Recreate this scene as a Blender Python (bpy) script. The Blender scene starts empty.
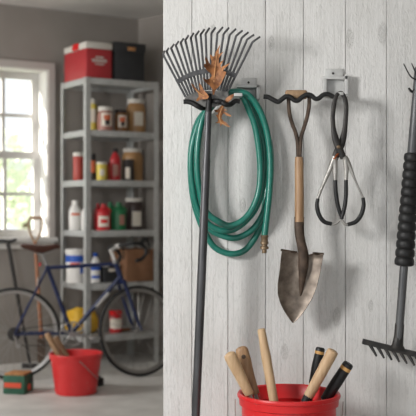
import bpy, bmesh, math, random
from mathutils import Vector, Matrix, noise
random.seed(7)
D = bpy.data
COL = bpy.context.scene.collection
SC = bpy.context.scene
PI = math.pi
V = Vector
CAMZ = 1.28
F = 1000.0

def P(px, py, off):
    """a point of the board wall side, off metres in front of the boards (wall face is y = 0)"""
    d = 3.0 - off
    return V(((px - 208) / F * d, -off, CAMZ - (py - 208) / F * d))

def A(px, py, d):
    """point seen at a distance d"""
    return V(((px - 208) / F * d, d - 3.0, CAMZ - (py - 208) / F * d))

# ------------------------------------------------------------------ materials
def lin(c):
    c = c / 255.0
    return c / 12.92 if c <= 0.04045 else ((c + 0.055) / 1.055) ** 2.4

def rgb(r, g, b):
    return (lin(r), lin(g), lin(b), 1.0)

def mat(name, c, c2=None, rough=0.5, metal=0.0, scale=20.0, stretch=(1, 1, 1), bump=0.0, detail=4.0, lo=0.35, hi=0.65, rough2=None, spec=0.5):
    m = D.materials.new(name)
    m.use_nodes = True
    nt = m.node_tree
    b = nt.nodes['Principled BSDF']
    b.inputs['Base Color'].default_value = rgb(*c)
    b.inputs['Roughness'].default_value = rough
    b.inputs['Metallic'].default_value = metal
    b.inputs['Specular IOR Level'].default_value = spec
    if c2 is not None or bump:
        tc = nt.nodes.new('ShaderNodeTexCoord')
        mp = nt.nodes.new('ShaderNodeMapping')
        mp.inputs['Scale'].default_value = stretch
        nz = nt.nodes.new('ShaderNodeTexNoise')
        nz.inputs['Scale'].default_value = scale
        nz.inputs['Detail'].default_value = detail
        nt.links.new(tc.outputs['Object'], mp.inputs['Vector'])
        nt.links.new(mp.outputs['Vector'], nz.inputs['Vector'])
        if c2 is not None:
            cr = nt.nodes.new('ShaderNodeValToRGB')
            cr.color_ramp.elements[0].position = lo
            cr.color_ramp.elements[0].color = rgb(*c)
            cr.color_ramp.elements[1].position = hi
            cr.color_ramp.elements[1].color = rgb(*c2)
            nt.links.new(nz.outputs['Fac'], cr.inputs['Fac'])
            nt.links.new(cr.outputs['Color'], b.inputs['Base Color'])
        if bump:
            bp = nt.nodes.new('ShaderNodeBump')
            bp.inputs['Strength'].default_value = bump
            bp.inputs['Distance'].default_value = 0.002
            nt.links.new(nz.outputs['Fac'], bp.inputs['Height'])
            nt.links.new(bp.outputs['Normal'], b.inputs['Normal'])
    return m

def board_material():
    m = D.materials.new('painted_boards')
    m.use_nodes = True
    nt = m.node_tree
    N = nt.nodes.new
    L = nt.links.new
    b = nt.nodes['Principled BSDF']
    b.inputs['Roughness'].default_value = 0.62
    b.inputs['Specular IOR Level'].default_value = 0.3
    tc = N('ShaderNodeTexCoord')
    geo = N('ShaderNodeNewGeometry')
    def mth(op, a, c=None, clamp=False):
        n = N('ShaderNodeMath'); n.operation = op; n.use_clamp = clamp
        for i, x in enumerate((a, c)):
            if x is None: continue
            if isinstance(x, (int, float)): n.inputs[i].default_value = x
            else: L(x, n.inputs[i])
        return n.outputs[0]
    off = N('ShaderNodeCombineXYZ')
    r20 = mth('MULTIPLY', geo.outputs['Random Per Island'], 37.0)
    L(r20, off.inputs['Z']); L(r20, off.inputs['Y'])
    va = N('ShaderNodeVectorMath'); va.operation = 'ADD'
    L(tc.outputs['Object'], va.inputs[0]); L(off.outputs[0], va.inputs[1])
    def nz(sx, sy, sz, detail, dist=0.0):
        mp = N('ShaderNodeMapping'); mp.inputs['Scale'].default_value = (sx, sy, sz)
        L(va.outputs[0], mp.inputs['Vector'])
        n = N('ShaderNodeTexNoise'); n.inputs['Scale'].default_value = 1.0
        n.inputs['Detail'].default_value = detail; n.inputs['Distortion'].default_value = dist
        L(mp.outputs[0], n.inputs['Vector'])
        return n.outputs['Fac']
    streak = nz(150, 60, 5, 5, 0.6)       # long vertical grain
    fine = nz(420, 200, 45, 3, 0.4)       # short worn ticks
    blotch = nz(10, 6, 3.5, 4)
    lump = nz(95, 60, 38, 4, 1.2)        # brushed, cracked paint
    # knots: (x, z, size)
    sep = N('ShaderNodeSeparateXYZ'); L(tc.outputs['Object'], sep.inputs[0])
    kn = None; rings = None
    for (px, py, s) in ((272, 43, 1.0), (337, 317, 1.3), (383, 33, 1.5), (350, 38, 1.3), (250, 233, .9), (371, 306, .8), (243, 205, 1.0), (213, 30, .8), (285, 352, 1.1)):
        q = P(px, py, 0)
        dx = mth('MULTIPLY', mth('SUBTRACT', sep.outputs['X'], q.x), 1.0)
        dz = mth('MULTIPLY', mth('SUBTRACT', sep.outputs['Z'], q.z), 0.42)
        dd = mth('SQRT', mth('ADD', mth('MULTIPLY', dx, dx), mth('MULTIPLY', dz, dz)))
        dd = mth('DIVIDE', dd, 0.011 * s)
        k = mth('SUBTRACT', 1.0, dd, True)
        kn = k if kn is None else mth('MAXIMUM', kn, k)
    wob = mth('ADD', mth('MULTIPLY', kn, 13.0), mth('MULTIPLY', fine, 22.0))
    ring = mth('MULTIPLY', mth('ADD', mth('MULTIPLY', mth('SINE', wob), 0.5), 0.5), mth('MINIMUM', mth('MULTIPLY', kn, 4.0), 1.0))
    def ramp(f, p0, c0, p1, c1):
        r = N('ShaderNodeValToRGB')
        r.color_ramp.elements[0].position = p0; r.color_ramp.elements[0].color = c0
        r.color_ramp.elements[1].position = p1; r.color_ramp.elements[1].color = c1
        L(f, r.inputs['Fac']); return r.outputs['Color']
    base = ramp(blotch, .3, rgb(209, 208, 205), .7, rgb(222, 221, 219))
    def mix(f, a, col, mode='MIX'):
        n = N('ShaderNodeMix'); n.data_type = 'RGBA'; n.blend_type = mode
        L(f, n.inputs['Factor']); L(a, n.inputs['A']); n.inputs['B'].default_value = col
        return n.outputs['Result']
    g1 = mth('MULTIPLY', mth('SUBTRACT', mth('SUBTRACT', 1.0, streak), 0.52), 3.0, True)
    g2 = mth('MULTIPLY', mth('SUBTRACT', mth('SUBTRACT', 1.0, fine), 0.60), 6.0, True)
    patch = mth('MULTIPLY', mth('SUBTRACT', blotch, 0.33), 3.0, True)
    g2 = mth('MULTIPLY', g2, patch)
    col = mix(mth('MULTIPLY', g1, 0.6), base, rgb(172, 171, 167))
    g3 = mth('MULTIPLY', mth('SUBTRACT', lump, 0.52), 4.0, True)
    col = mix(mth('MULTIPLY', g3, 0.4), col, rgb(178, 177, 174))
    col = mix(mth('MULTIPLY', g2, 0.6), col, rgb(146, 143, 138))
    col = mix(mth('MULTIPLY', ring, 0.28), col, rgb(140, 138, 132))
    tint = mth('ADD', mth('MULTIPLY', geo.outputs['Random Per Island'], 0.07), 0.95)
    tn = N('ShaderNodeVectorMath'); tn.operation = 'SCALE'
    L(col, tn.inputs[0]); L(tint, tn.inputs['Scale'])
    L(tn.outputs[0], b.inputs['Base Color'])
    h = mth('SUBTRACT', mth('ADD', mth('ADD', mth('MULTIPLY', streak, 0.5), mth('MULTIPLY', lump, -0.9)), mth('MULTIPLY', fine, 0.4)), mth('MULTIPLY', ring, 0.4))
    bp = N('ShaderNodeBump'); bp.inputs['Strength'].default_value = 0.7; bp.inputs['Distance'].default_value = 0.0025
    L(h, bp.inputs['Height']); L(bp.outputs['Normal'], b.inputs['Normal'])
    return m

def glass_material():
    m = D.materials.new('window_glass')
    m.use_nodes = True
    nt = m.node_tree
    for n in list(nt.nodes): nt.nodes.remove(n)
    out = nt.nodes.new('ShaderNodeOutputMaterial')
    tr = nt.nodes.new('ShaderNodeBsdfTransparent')
    gl = nt.nodes.new('ShaderNodeBsdfGlossy'); gl.inputs['Roughness'].default_value = 0.03
    mx = nt.nodes.new('ShaderNodeMixShader'); mx.inputs[0].default_value = 0.05
    nt.links.new(tr.outputs[0], mx.inputs[1]); nt.links.new(gl.outputs[0], mx.inputs[2])
    nt.links.new(mx.outputs[0], out.inputs['Surface'])
    return m

def bucket_material(name, c1=(200, 30, 34), c2=(210, 40, 42)):
    """red plastic with pale scuff scratches"""
    m = mat(name, c1, c2, rough=0.38, scale=9, spec=0.45)
    nt = m.node_tree; N = nt.nodes.new; L = nt.links.new
    b = nt.nodes['Principled BSDF']
    src = b.inputs['Base Color'].links[0].from_socket
    tc = N('ShaderNodeTexCoord'); mp = N('ShaderNodeMapping')
    mp.inputs['Rotation'].default_value = (0, 0.9, 0.2); mp.inputs['Scale'].default_value = (90, 90, 14)
    L(tc.outputs['Object'], mp.inputs['Vector'])
    n1 = N('ShaderNodeTexNoise'); n1.inputs['Scale'].default_value = 1.0; n1.inputs['Detail'].default_value = 3
    L(mp.outputs[0], n1.inputs['Vector'])
    n2 = N('ShaderNodeTexNoise'); n2.inputs['Scale'].default_value = 8.0; L(tc.outputs['Object'], n2.inputs['Vector'])
    r1 = N('ShaderNodeValToRGB'); r1.color_ramp.elements[0].position = .66; r1.color_ramp.elements[1].position = .72
    L(n1.outputs['Fac'], r1.inputs['Fac'])
    r2 = N('ShaderNodeValToRGB'); r2.color_ramp.elements[0].position = .50; r2.color_ramp.elements[1].position = .62
    L(n2.outputs['Fac'], r2.inputs['Fac'])
    mu = N('ShaderNodeMath'); mu.operation = 'MULTIPLY'; L(r1.outputs['Color'], mu.inputs[0]); L(r2.outputs['Color'], mu.inputs[1])
    mx = N('ShaderNodeMix'); mx.data_type = 'RGBA'; L(mu.outputs[0], mx.inputs['Factor']); L(src, mx.inputs['A'])
    mx.inputs['B'].default_value = rgb(196, 130, 124)
    L(mx.outputs['Result'], b.inputs['Base Color'])
    return m

M = {}
def setup_materials():
    M['boards'] = board_material()
    M['board_back'] = mat('board_backing', (96, 92, 88), rough=.9)
    M['plaster'] = mat('grey_plaster', (142, 136, 130), (149, 143, 137), rough=.9, scale=3, bump=.05)
    M['ceiling'] = mat('ceiling_paint', (196, 193, 188), (202, 199, 194), rough=.9, scale=3)
    M['concrete'] = mat('concrete', (182, 180, 176), (206, 204, 200), rough=.55, scale=5, bump=.15, detail=8, lo=.3, hi=.7)
    M['win_white'] = mat('window_paint', (214, 212, 208), rough=.5)
    M['casing'] = mat('casing_paint', (186, 180, 175), rough=.6)
    M['glass'] = glass_material()
    M['galv'] = mat('galvanised_steel', (172, 174, 172), (184, 185, 183), rough=.5, metal=.15, scale=30)
    M['rake_steel'] = mat('rake_steel', (72, 72, 74), (92, 92, 93), rough=.48, metal=.45, scale=60, bump=.1)
    M['plate_steel'] = mat('worn_plate_steel', (88, 87, 85), (120, 118, 115), rough=.5, metal=.3, scale=70, bump=.2)
    M['silver'] = mat('silver_paint', (204, 202, 198), rough=.35, metal=.2)
    M['rake_pole'] = mat('rake_pole_steel', (66, 66, 68), (86, 86, 88), rough=.42, metal=.45, scale=40, stretch=(1, 1, .2), bump=.08)
    M['dark_steel'] = mat('dark_steel', (44, 43, 43), (60, 57, 54), rough=.5, metal=.4, scale=60, bump=.1)
    M['rubber'] = mat('black_rubber', (13, 13, 14), (20, 20, 20), rough=.55, scale=80, bump=.15)
    M['gunmetal'] = mat('grey_steel_shaft', (82, 83, 85), (98, 99, 100), rough=.46, metal=.45, scale=50, stretch=(1, 1, .15))
    M['zinc'] = mat('zinc_plate', (184, 184, 182), (198, 198, 196), rough=.45, metal=.15, scale=40, bump=.05)
    M['hose'] = mat('green_hose', (21, 102, 88), (28, 114, 99), rough=.3, scale=70, bump=.05)
    M['brass'] = mat('aged_brass', (108, 90, 70), (134, 114, 90), rough=.42, metal=.5, scale=60)
    M['leaf'] = mat('dry_oak_leaf', (104, 62, 34), (172, 116, 70), rough=.65, scale=55, bump=.6)
    M['vein'] = mat('leaf_vein', (186, 138, 92), rough=.7)
    M['wood_pale'] = mat('pale_handle_wood', (184, 152, 116), (200, 170, 134), rough=.5, scale=30, stretch=(4, 4, .35), bump=.08)
    M['wood_warm'] = mat('warm_handle_wood', (142, 110, 80), (170, 136, 102), rough=.5, scale=30, stretch=(4, 4, .35), bump=.1)
    M['wood_grey'] = mat('weathered_wood', (140, 112, 84), (164, 136, 106), rough=.6, scale=30, stretch=(4, 4, .3), bump=.15)
    M['rust'] = mat('rusty_iron', (64, 52, 43), (92, 76, 64), rough=.6, metal=.35, scale=50, bump=.25)
    M['shovel'] = mat('worn_shovel_steel', (72, 62, 54), (138, 126, 114), rough=.42, metal=.5, scale=34, bump=.15, detail=8, lo=.25, hi=.7)
    M['steel'] = mat('worn_bright_steel', (150, 147, 142), (172, 169, 164), rough=.42, metal=.55, scale=40)
    M['copper'] = mat('copper_spring', (170, 92, 52), rough=.4, metal=.5)
    M['bucket'] = bucket_material('red_plastic')
    M['bucket_floor'] = bucket_material('faded_red_plastic', (206, 46, 48), (214, 56, 57))
    M['wire'] = mat('steel_wire', (176, 172, 168), rough=.35, metal=.8)
    M['orange'] = mat('orange_band', (206, 158, 92), rough=.5)
    M['black'] = mat('black_plastic', (26, 26, 27), rough=.45)
    M['black_matte'] = mat('black_card', (40, 41, 43), (46, 47, 49), rough=.75, scale=10)
    M['navy'] = mat('navy_paint', (24, 36, 74), rough=.3)
    M['white'] = mat('white_plastic', (226, 224, 220), rough=.42)
    M['cream'] = mat('cream_label', (222, 214, 200), rough=.6)
    M['alloy'] = mat('bike_alloy', (160, 158, 155), rough=.36, metal=.8)
    M['tyre'] = mat('tyre_rubber', (34, 33, 33), rough=.75)
    M['leather'] = mat('brown_leather', (74, 44, 34), (92, 58, 46), rough=.45, scale=40)
    M['cooler_red'] = mat('cooler_red', (170, 48, 53), rough=.5)
    M['bright_red'] = mat('bright_red', (206, 22, 28), rough=.4)
    M['lid_white'] = mat('lid_white', (206, 202, 194), rough=.5)
    M['jar_pink'] = mat('pinkish_jar', (168, 118, 106), rough=.4)
    M['jar_brown'] = mat('amber_jar', (124, 84, 44), rough=.3)
    M['jar_tan'] = mat('tan_jar', (166, 126, 82), (176, 136, 92), rough=.4, scale=12)
    M['jar_red'] = mat('terracotta_jar', (172, 70, 62), rough=.45)
    M['yellow'] = mat('yellow_can', (218, 198, 88), rough=.45)
    M['label_orange'] = mat('label_orange', (204, 104, 68), rough=.6)
    M['label_dark'] = mat('label_dark', (48, 42, 42), rough=.6)
    M['red_jug'] = mat('red_jug', (186, 40, 46), rough=.4)
    M['green_jug'] = mat('green_jug', (34, 112, 70), rough=.4)
    M['brown_dark'] = mat('dark_brown_jar', (58, 44, 42), rough=.35)
    M['blue'] = mat('blue_band', (34, 84, 178), rough=.5)
    M['card'] = mat('cardboard', (136, 98, 70), (146, 106, 78), rough=.85, scale=14)
    M['yellow_bag'] = mat('yellow_sack', (206, 160, 40), (222, 178, 54), rough=.6, scale=14, bump=.3)
    M['box_green'] = mat('green_box', (34, 82, 62), (42, 94, 72), rough=.6, scale=20)
    M['straw'] = mat('tan_fibre', (186, 136, 88), (150, 100, 58), rough=.9, scale=60, bump=.5)
    M['orange_red'] = mat('orange_red_label', (214, 80, 54), rough=.55)
    M['staff'] = mat('orange_wood', (138, 90, 62), (154, 104, 74), rough=.5, scale=20, stretch=(3, 3, .3))
    M['grass'] = mat('lawn', (206, 214, 188), (216, 222, 200), rough=.95, scale=3)  # lawn paled too, daylight overexposure put into its colour
    M['foliage'] = mat('foliage', (222, 230, 206), (232, 238, 220), rough=.8, scale=5)  # near-white green: outdoor glare painted into the leaf colour
    M['bark'] = mat('bark', (110, 94, 78), rough=.9)
    M['stool'] = mat('stool_wood', (150, 116, 82), (170, 134, 98), rough=.6, scale=20, stretch=(.4, 3, 3))

# ------------------------------------------------------------------ mesh helpers
def catmull(pts, n=6, closed=False):
    pts = [V(p) for p in pts]
    out = []
    m = len(pts)
    rng = range(m) if closed else range(m - 1)
    for i in rng:
        if closed:
            p0, p1, p2, p3 = pts[(i - 1) % m], pts[i], pts[(i + 1) % m], pts[(i + 2) % m]
        else:
            p0 = pts[i - 1] if i > 0 else pts[0] * 2 - pts[1]
            p1, p2 = pts[i], pts[i + 1]
            p3 = pts[i + 2] if i + 2 < m else pts[-1] * 2 - pts[-2]
        for k in range(n):
            t = k / n
            out.append(0.5 * ((2 * p1) + (p2 - p0) * t + (2 * p0 - 5 * p1 + 4 * p2 - p3) * t * t + (3 * p1 - p0 - 3 * p2 + p3) * t ** 3))
    if not closed:
        out.append(pts[-1].copy())
    return out

def lerp_list(vals, n):
    out = []
    for i in range(n):
        t = i / max(1, n - 1) * (len(vals) - 1)
        k = min(int(t), len(vals) - 2) if len(vals) > 1 else 0
        f = t - k
        out.append(vals[k] * (1 - f) + vals[min(k + 1, len(vals) - 1)] * f)
    return out

def tube(bm, pts, radii, seg=10, flat=1.0, ref=None, closed=False, cap=True, rect=False):
    """sweep; flat scales the section along ref direction; rect gives a squared section"""
    pts = [V(p) for p in pts]
    n = len(pts)
    if isinstance(radii, (int, float)): radii = [radii]
    radii = lerp_list(list(radii), n)
    if rect:
        sec = []
        for (sx, sy) in ((1, 1), (-1, 1), (-1, -1), (1, -1)):
            sec.append((sx, sy))
    else:
        sec = [(math.cos(2 * PI * k / seg), math.sin(2 * PI * k / seg)) for k in range(seg)]
    rings = []
    b = None
    for i in range(n):
        if closed: t = pts[(i + 1) % n] - pts[i - 1]
        elif i == 0: t = pts[1] - pts[0]
        elif i == n - 1: t = pts[-1] - pts[-2]
        else: t = pts[i + 1] - pts[i - 1]
        t.normalize()
        if ref is not None:
            rv = V(ref)
        elif b is not None:
            rv = b
        else:
            rv = V((0, 1, 0)) if abs(t.y) < .9 else V((1, 0, 0))
        b = rv - t * rv.dot(t)
        if b.length < 1e-6:
            b = t.orthogonal()
        b.normalize()
        nn = t.cross(b)
        r = radii[i]
        rings.append([bm.verts.new(pts[i] + nn * (sx * r) + b * (sy * r * flat)) for sx, sy in sec])
    s = len(sec)
    for i in range(n if closed else n - 1):
        a, c = rings[i], rings[(i + 1) % n]
        for k in range(s):
            bm.faces.new((a[k], a[(k + 1) % s], c[(k + 1) % s], c[k]))
    if cap and not closed:
        bm.faces.new(rings[0][::-1])
        bm.faces.new(rings[-1])
    return bm

def rod(bm, a, b, r, r2=None, seg=10, round_end=0.0, flat=1.0, ref=None):
    """straight rod with optionally rounded ends"""
    a, b = V(a), V(b)
    r2 = r if r2 is None else r2
    if not round_end:
        return tube(bm, [a, b], [r, r2], seg, flat, ref)
    t = (b - a).normalized()
    Ln = (b - a).length
    e = round_end
    pts, rad = [], []
    for k in range(5):
        q = k / 4 * PI / 2
        pts.append(a + t * (e * (1 - math.sin(q)) if False else e * (1 - math.cos(q)))); rad.append(r * (0.25 + 0.75 * math.sin(q)))
    for k in range(5):
        q = (4 - k) / 4 * PI / 2
        pts.append(b - t * (e * (1 - math.cos(q)))); rad.append(r2 * (0.25 + 0.75 * math.sin(q)))
    return tube2(bm, pts, rad, seg, flat, ref)

def tube2(bm, pts, rad, seg=10, flat=1.0, ref=None, rect=False):
    """tube with one radius per point"""
    return tube(bm, pts, rad, seg, flat, ref, rect=rect)

def lathe(bm, prof, o=(0, 0, 0), seg=28, sx=1.0, sy=1.0, axis=None, cap0=True, cap1=True):
    o = V(o)
    R = Matrix.Identity(3) if axis is None else V((0, 0, 1)).rotation_difference(V(axis)).to_matrix()
    rings = []
    for r, z in prof:
        rings.append([bm.verts.new(o + R @ V((r * math.cos(2 * PI * k / seg) * sx, r * math.sin(2 * PI * k / seg) * sy, z))) for k in range(seg)])
    for a, c in zip(rings, rings[1:]):
        for k in range(seg):
            bm.faces.new((a[k], a[(k + 1) % seg], c[(k + 1) % seg], c[k]))
    if cap0: bm.faces.new(rings[0][::-1])
    if cap1: bm.faces.new(rings[-1])
    return bm

def box(bm, c, size, mtx=None, bevel=0.0, seg=2):
    """c centre, size full extents; mtx a 4x4 applied after"""
    tmp = bmesh.new()
    bmesh.ops.create_cube(tmp, size=1.0)
    bmesh.ops.scale(tmp, vec=V(size), verts=tmp.verts)
    if bevel: bmesh.ops.bevel(tmp, geom=tmp.edges[:], offset=bevel, segments=seg, affect='EDGES', profile=.5)
    bmesh.ops.translate(tmp, vec=V(c), verts=tmp.verts)
    if mtx is not None: bmesh.ops.transform(tmp, matrix=mtx, verts=tmp.verts)
    merge(bm, tmp)
    return bm

def merge(bm, tmp):
    vm = {}
    for v in tmp.verts: vm[v] = bm.verts.new(v.co)
    for f in tmp.faces:
        try: bm.faces.new([vm[v] for v in f.verts])
        except ValueError: pass
    tmp.free()

def prism(bm, pts2, y0, y1, tf, bevel=0.0):
    """outline extruded between two levels; tf(a, b, level) gives the point"""
    tmp = bmesh.new()
    a = [tmp.verts.new(tf(p[0], p[1], y0)) for p in pts2]
    c = [tmp.verts.new(tf(p[0], p[1], y1)) for p in pts2]
    n = len(pts2)
    tmp.faces.new(a); tmp.faces.new(c[::-1])
    for k in range(n): tmp.faces.new((a[k], c[k], c[(k + 1) % n], a[(k + 1) % n]))
    bmesh.ops.recalc_face_normals(tmp, faces=tmp.faces)
    if bevel: bmesh.ops.bevel(tmp, geom=tmp.edges[:], offset=bevel, segments=2, affect='EDGES')
    merge(bm, tmp)
    return bm

def BM(): return bmesh.new()

def link(o, parent=None):
    COL.objects.link(o)
    if parent is not None: o.parent = parent
    return o

def rootmat(p):
    m = Matrix.Translation(p.location) @ p.rotation_euler.to_matrix().to_4x4()
    return rootmat(p.parent) @ m if p.parent else m

def obj(name, bm, material, parent=None, base=None, rotz=0.0, sharp=38, local=False):
    """bm holds world coordinates (or the parent's own when local)"""
    o = D.objects.new(name, D.meshes.new(name))
    if parent is None and base is not None:
        o.location = base; o.rotation_euler = (0, 0, rotz)
    if parent is None: mm = rootmat(o)
    else: mm = rootmat(parent)
    if not local: bmesh.ops.transform(bm, matrix=mm.inverted(), verts=bm.verts)
    bmesh.ops.recalc_face_normals(bm, faces=bm.faces)
    lim = math.radians(sharp)
    for f in bm.faces: f.smooth = True
    for e in bm.edges:
        if len(e.link_faces) == 2:
            e.smooth = e.calc_face_angle(0) < lim
    bm.to_mesh(o.data); bm.free()
    mats = material if isinstance(material, (list, tuple)) else [material]
    for x in mats: o.data.materials.append(M[x] if isinstance(x, str) else x)
    return link(o, parent)

def thing(name, label, cat, loc, rotz=0.0, group=None):
    o = D.objects.new(name, None)
    o.empty_display_size = .05
    o.location = loc; o.rotation_euler = (0, 0, rotz)
    link(o)
    return tag(o, label, cat, group)

def tag(o, label, cat, group=None):
    o['label'] = label; o['category'] = cat
    if group: o['group'] = group
    return o

def struct(o):
    o['kind'] = 'structure'
    return o

# ------------------------------------------------------------------ the room
TH = math.radians(32)
UX, UY = math.cos(TH), math.sin(TH)
C0 = V((-0.616, 5.85))
WL = 4.7
CEIL = 2.95

def W(w, v, z):
    return V((C0.x - w * UX - v * UY, C0.y - w * UY + v * UX, z))

def wallbox(bm, w0, w1, v0, v1, z0, z1):
    tf = lambda a, b, l: W(a, l, b)
    prism(bm, [(w0, z0), (w1, z0), (w1, z1), (w0, z1)], v0, v1, tf)

def slab(bm, a, b, t, z0, z1, side=1):
    """wall slab between two plan points, thickness t to the side"""
    a, b = V(a), V(b)
    n = (b - a).normalized(); n = V((-n.y, n.x)) * t * side
    q = [a, b, b + n, a + n]
    prism(bm, [(p.x, p.y) for p in q], z0, z1, lambda x, y, z: V((x, y, z)))

def build_room():
    ww0, ww1, wz0, wz1, TK = 0.858, 1.50, 1.03, 2.44, .24
    b = BM()
    wallbox(b, -.3, ww0, 0, TK, 0, CEIL)
    wallbox(b, ww1, WL, 0, TK, 0, CEIL)
    wallbox(b, ww0, ww1, 0, TK, 0, wz0)
    wallbox(b, ww0, ww1, 0, TK, wz1, CEIL)
    struct(obj('wall_back', b, 'plaster', base=W(0, 0, 0)))
    WLc = W(WL, 0, 0).to_2d()
    XL, XR, YB = WLc.x, 2.6, -4.3
    b = BM(); slab(b, WLc, (XL, YB), .2, 0, CEIL, -1)
    struct(obj('wall_left', b, 'plaster', base=(XL, 0, 0)))
    R1 = (XR, C0.y - (XR - C0.x) * 1.02)
    b = BM(); slab(b, C0, R1, .2, 0, CEIL, 1); slab(b, R1, (XR, YB), .2, 0, CEIL, 1)
    struct(obj('wall_right', b, 'plaster', base=(XR, 0, 0)))
    # rear wall behind the camera; vehicle doorway added and sized for ambient light
    b = BM()
    slab(b, (XL - .2, YB), (-2.0, YB), .2, 0, CEIL, -1)
    slab(b, (1.9, YB), (XR + .2, YB), .2, 0, CEIL, -1)
    slab(b, (-2.0, YB), (1.9, YB), .2, 2.5, CEIL, -1)
    struct(obj('wall_rear', b, 'plaster', base=(0, YB, 0)))
    plan = [(XL - .2, YB - .2), (XR + .2, YB - .2), (XR + .2, R1[1] + .3), (C0.x + .25, C0.y + .3), tuple(W(0, TK, 0).to_2d()), tuple(W(WL + .25, TK, 0).to_2d())]
    b = BM(); prism(b, plan, -.1, 0, lambda x, y, z: V((x, y, z)))
    struct(obj('floor', b, 'concrete', base=(0, 0, 0)))
    b = BM(); prism(b, plan, CEIL, CEIL + .15, lambda x, y, z: V((x, y, z)))
    struct(obj('ceiling', b, 'ceiling', base=(0, 0, CEIL)))
    # lawn outside
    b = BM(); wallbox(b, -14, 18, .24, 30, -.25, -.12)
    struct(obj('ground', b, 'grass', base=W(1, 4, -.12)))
    # window
    b = BM(); cw = .055
    wallbox(b, ww0 - cw, ww0, -.022, 0, wz0 - .02, wz1 + cw)
    wallbox(b, ww1, ww1 + cw, -.022, 0, wz0 - .02, wz1 + cw)
    wallbox(b, ww0, ww1, -.022, 0, wz1, wz1 + cw)
    win = struct(obj('window_1', b, 'casing', base=W((ww0 + ww1) / 2, 0, wz0)))
    b = BM(); wallbox(b, ww0 - .07, ww1 + .07, -.05, 0, wz0 - .03, wz0 + .004); wallbox(b, ww0 + .0, ww1, 0, .17, wz0, wz0 + .012)
    wallbox(b, ww0 - .05, ww1 + .05, -.018, 0, wz0 - .085, wz0 - .03)
    obj('window_sill', b, 'win_white', win)
    # lining of the opening
    b = BM()
    wallbox(b, ww0, ww0 + .012, 0, .2, wz0, wz1); wallbox(b, ww1 - .012, ww1, 0, .2, wz0, wz1)
    wallbox(b, ww0, ww1, 0, .2, wz1 - .012, wz1)
    obj('window_lining', b, 'win_white', win)
    zm = 1.28 + (208 - 156) / F * 8.55
    wm = (ww0 + ww1) / 2
    for (name, z0, z1, v) in (('upper_sash', zm - .03, wz1 - .012, .185), ('lower_sash', wz0 + .012, zm + .03, .145)):
        b = BM(); f = .058
        w0, w1 = ww0 + .012, ww1 - .012
        wallbox(b, w0, w0 + f, v, v + .035, z0, z1); wallbox(b, w1 - f, w1, v, v + .035, z0, z1)
        wallbox(b, w0 + f, w1 - f, v, v + .035, z0, z0 + f); wallbox(b, w0 + f, w1 - f, v, v + .035, z1 - f, z1)
        s = obj(name, b, 'win_white', win)
        b = BM(); zc = (z0 + z1) / 2
        wallbox(b, wm - .014, wm + .014, v + .004, v + .032, z0 + f, z1 - f)
        wallbox(b, w0 + f, w1 - f, v + .006, v + .03, zc - .014, zc + .014)
        obj('muntin', b, 'win_white', s)
        b = BM(); wallbox(b, w0 + f, w1 - f, v + .015, v + .019, z0 + f, z1 - f)
        obj('pane', b, 'glass', s)
    # board wall
    b = BM(); bb = BM()
    seams = [163, 192, 228, 265.5, 303.5, 345.5, 386.5, 426, 466, 505, 545, 584, 624, 664, 704, 744, 784, 824, 864, 904, 944, 984, 1024, 1075]
    xs = [(s - 208) / F * 3 for s in seams]
    for a, c in zip(xs, xs[1:]):
        box(b, ((a + c) / 2, .011, CEIL / 2), (c - a - .0014, .022, CEIL), bevel=.0010, seg=1)
    box(b, ((xs[0] + xs[-1]) / 2, .061, CEIL / 2), (xs[-1] - xs[0] - .002, .076, CEIL))
    struct(obj('wall_front', b, 'boards', base=(0, 0, 0)))

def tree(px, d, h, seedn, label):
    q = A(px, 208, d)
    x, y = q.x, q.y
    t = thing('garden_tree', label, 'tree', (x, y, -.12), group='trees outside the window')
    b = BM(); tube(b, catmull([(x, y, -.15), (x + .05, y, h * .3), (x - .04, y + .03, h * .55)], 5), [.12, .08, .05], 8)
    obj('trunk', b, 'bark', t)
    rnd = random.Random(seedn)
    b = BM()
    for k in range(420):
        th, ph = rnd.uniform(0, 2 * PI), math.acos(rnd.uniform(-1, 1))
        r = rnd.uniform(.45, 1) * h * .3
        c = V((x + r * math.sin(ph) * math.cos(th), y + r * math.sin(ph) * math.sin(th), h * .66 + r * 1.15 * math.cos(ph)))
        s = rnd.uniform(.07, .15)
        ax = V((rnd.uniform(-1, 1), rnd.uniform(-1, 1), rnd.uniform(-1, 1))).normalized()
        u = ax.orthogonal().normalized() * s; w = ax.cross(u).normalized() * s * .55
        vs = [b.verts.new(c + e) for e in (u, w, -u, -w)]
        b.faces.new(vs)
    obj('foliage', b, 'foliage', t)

# ------------------------------------------------------------------ shelf unit and its load
SC0 = V((-0.970, 4.95))        # front corner nearest to the window
SLEN, SDEP = .66, .49
SHELF_PY = [77, 129.5, 179.8, 231, 284.5, 337]
SZ = [CAMZ - (p - 208) / F * 7.95 for p in SHELF_PY]

def S(u, v, z):
    return V((SC0.x + u * UX - v * UY, SC0.y + u * UY + v * UX, z))

def shelf_u(px, v):
    k = (px - 208) / F
    # X = k * d
    return (k * (SC0.y + v * UX + 3) - SC0.x + v * UY) / (UX - k * UY)

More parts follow.
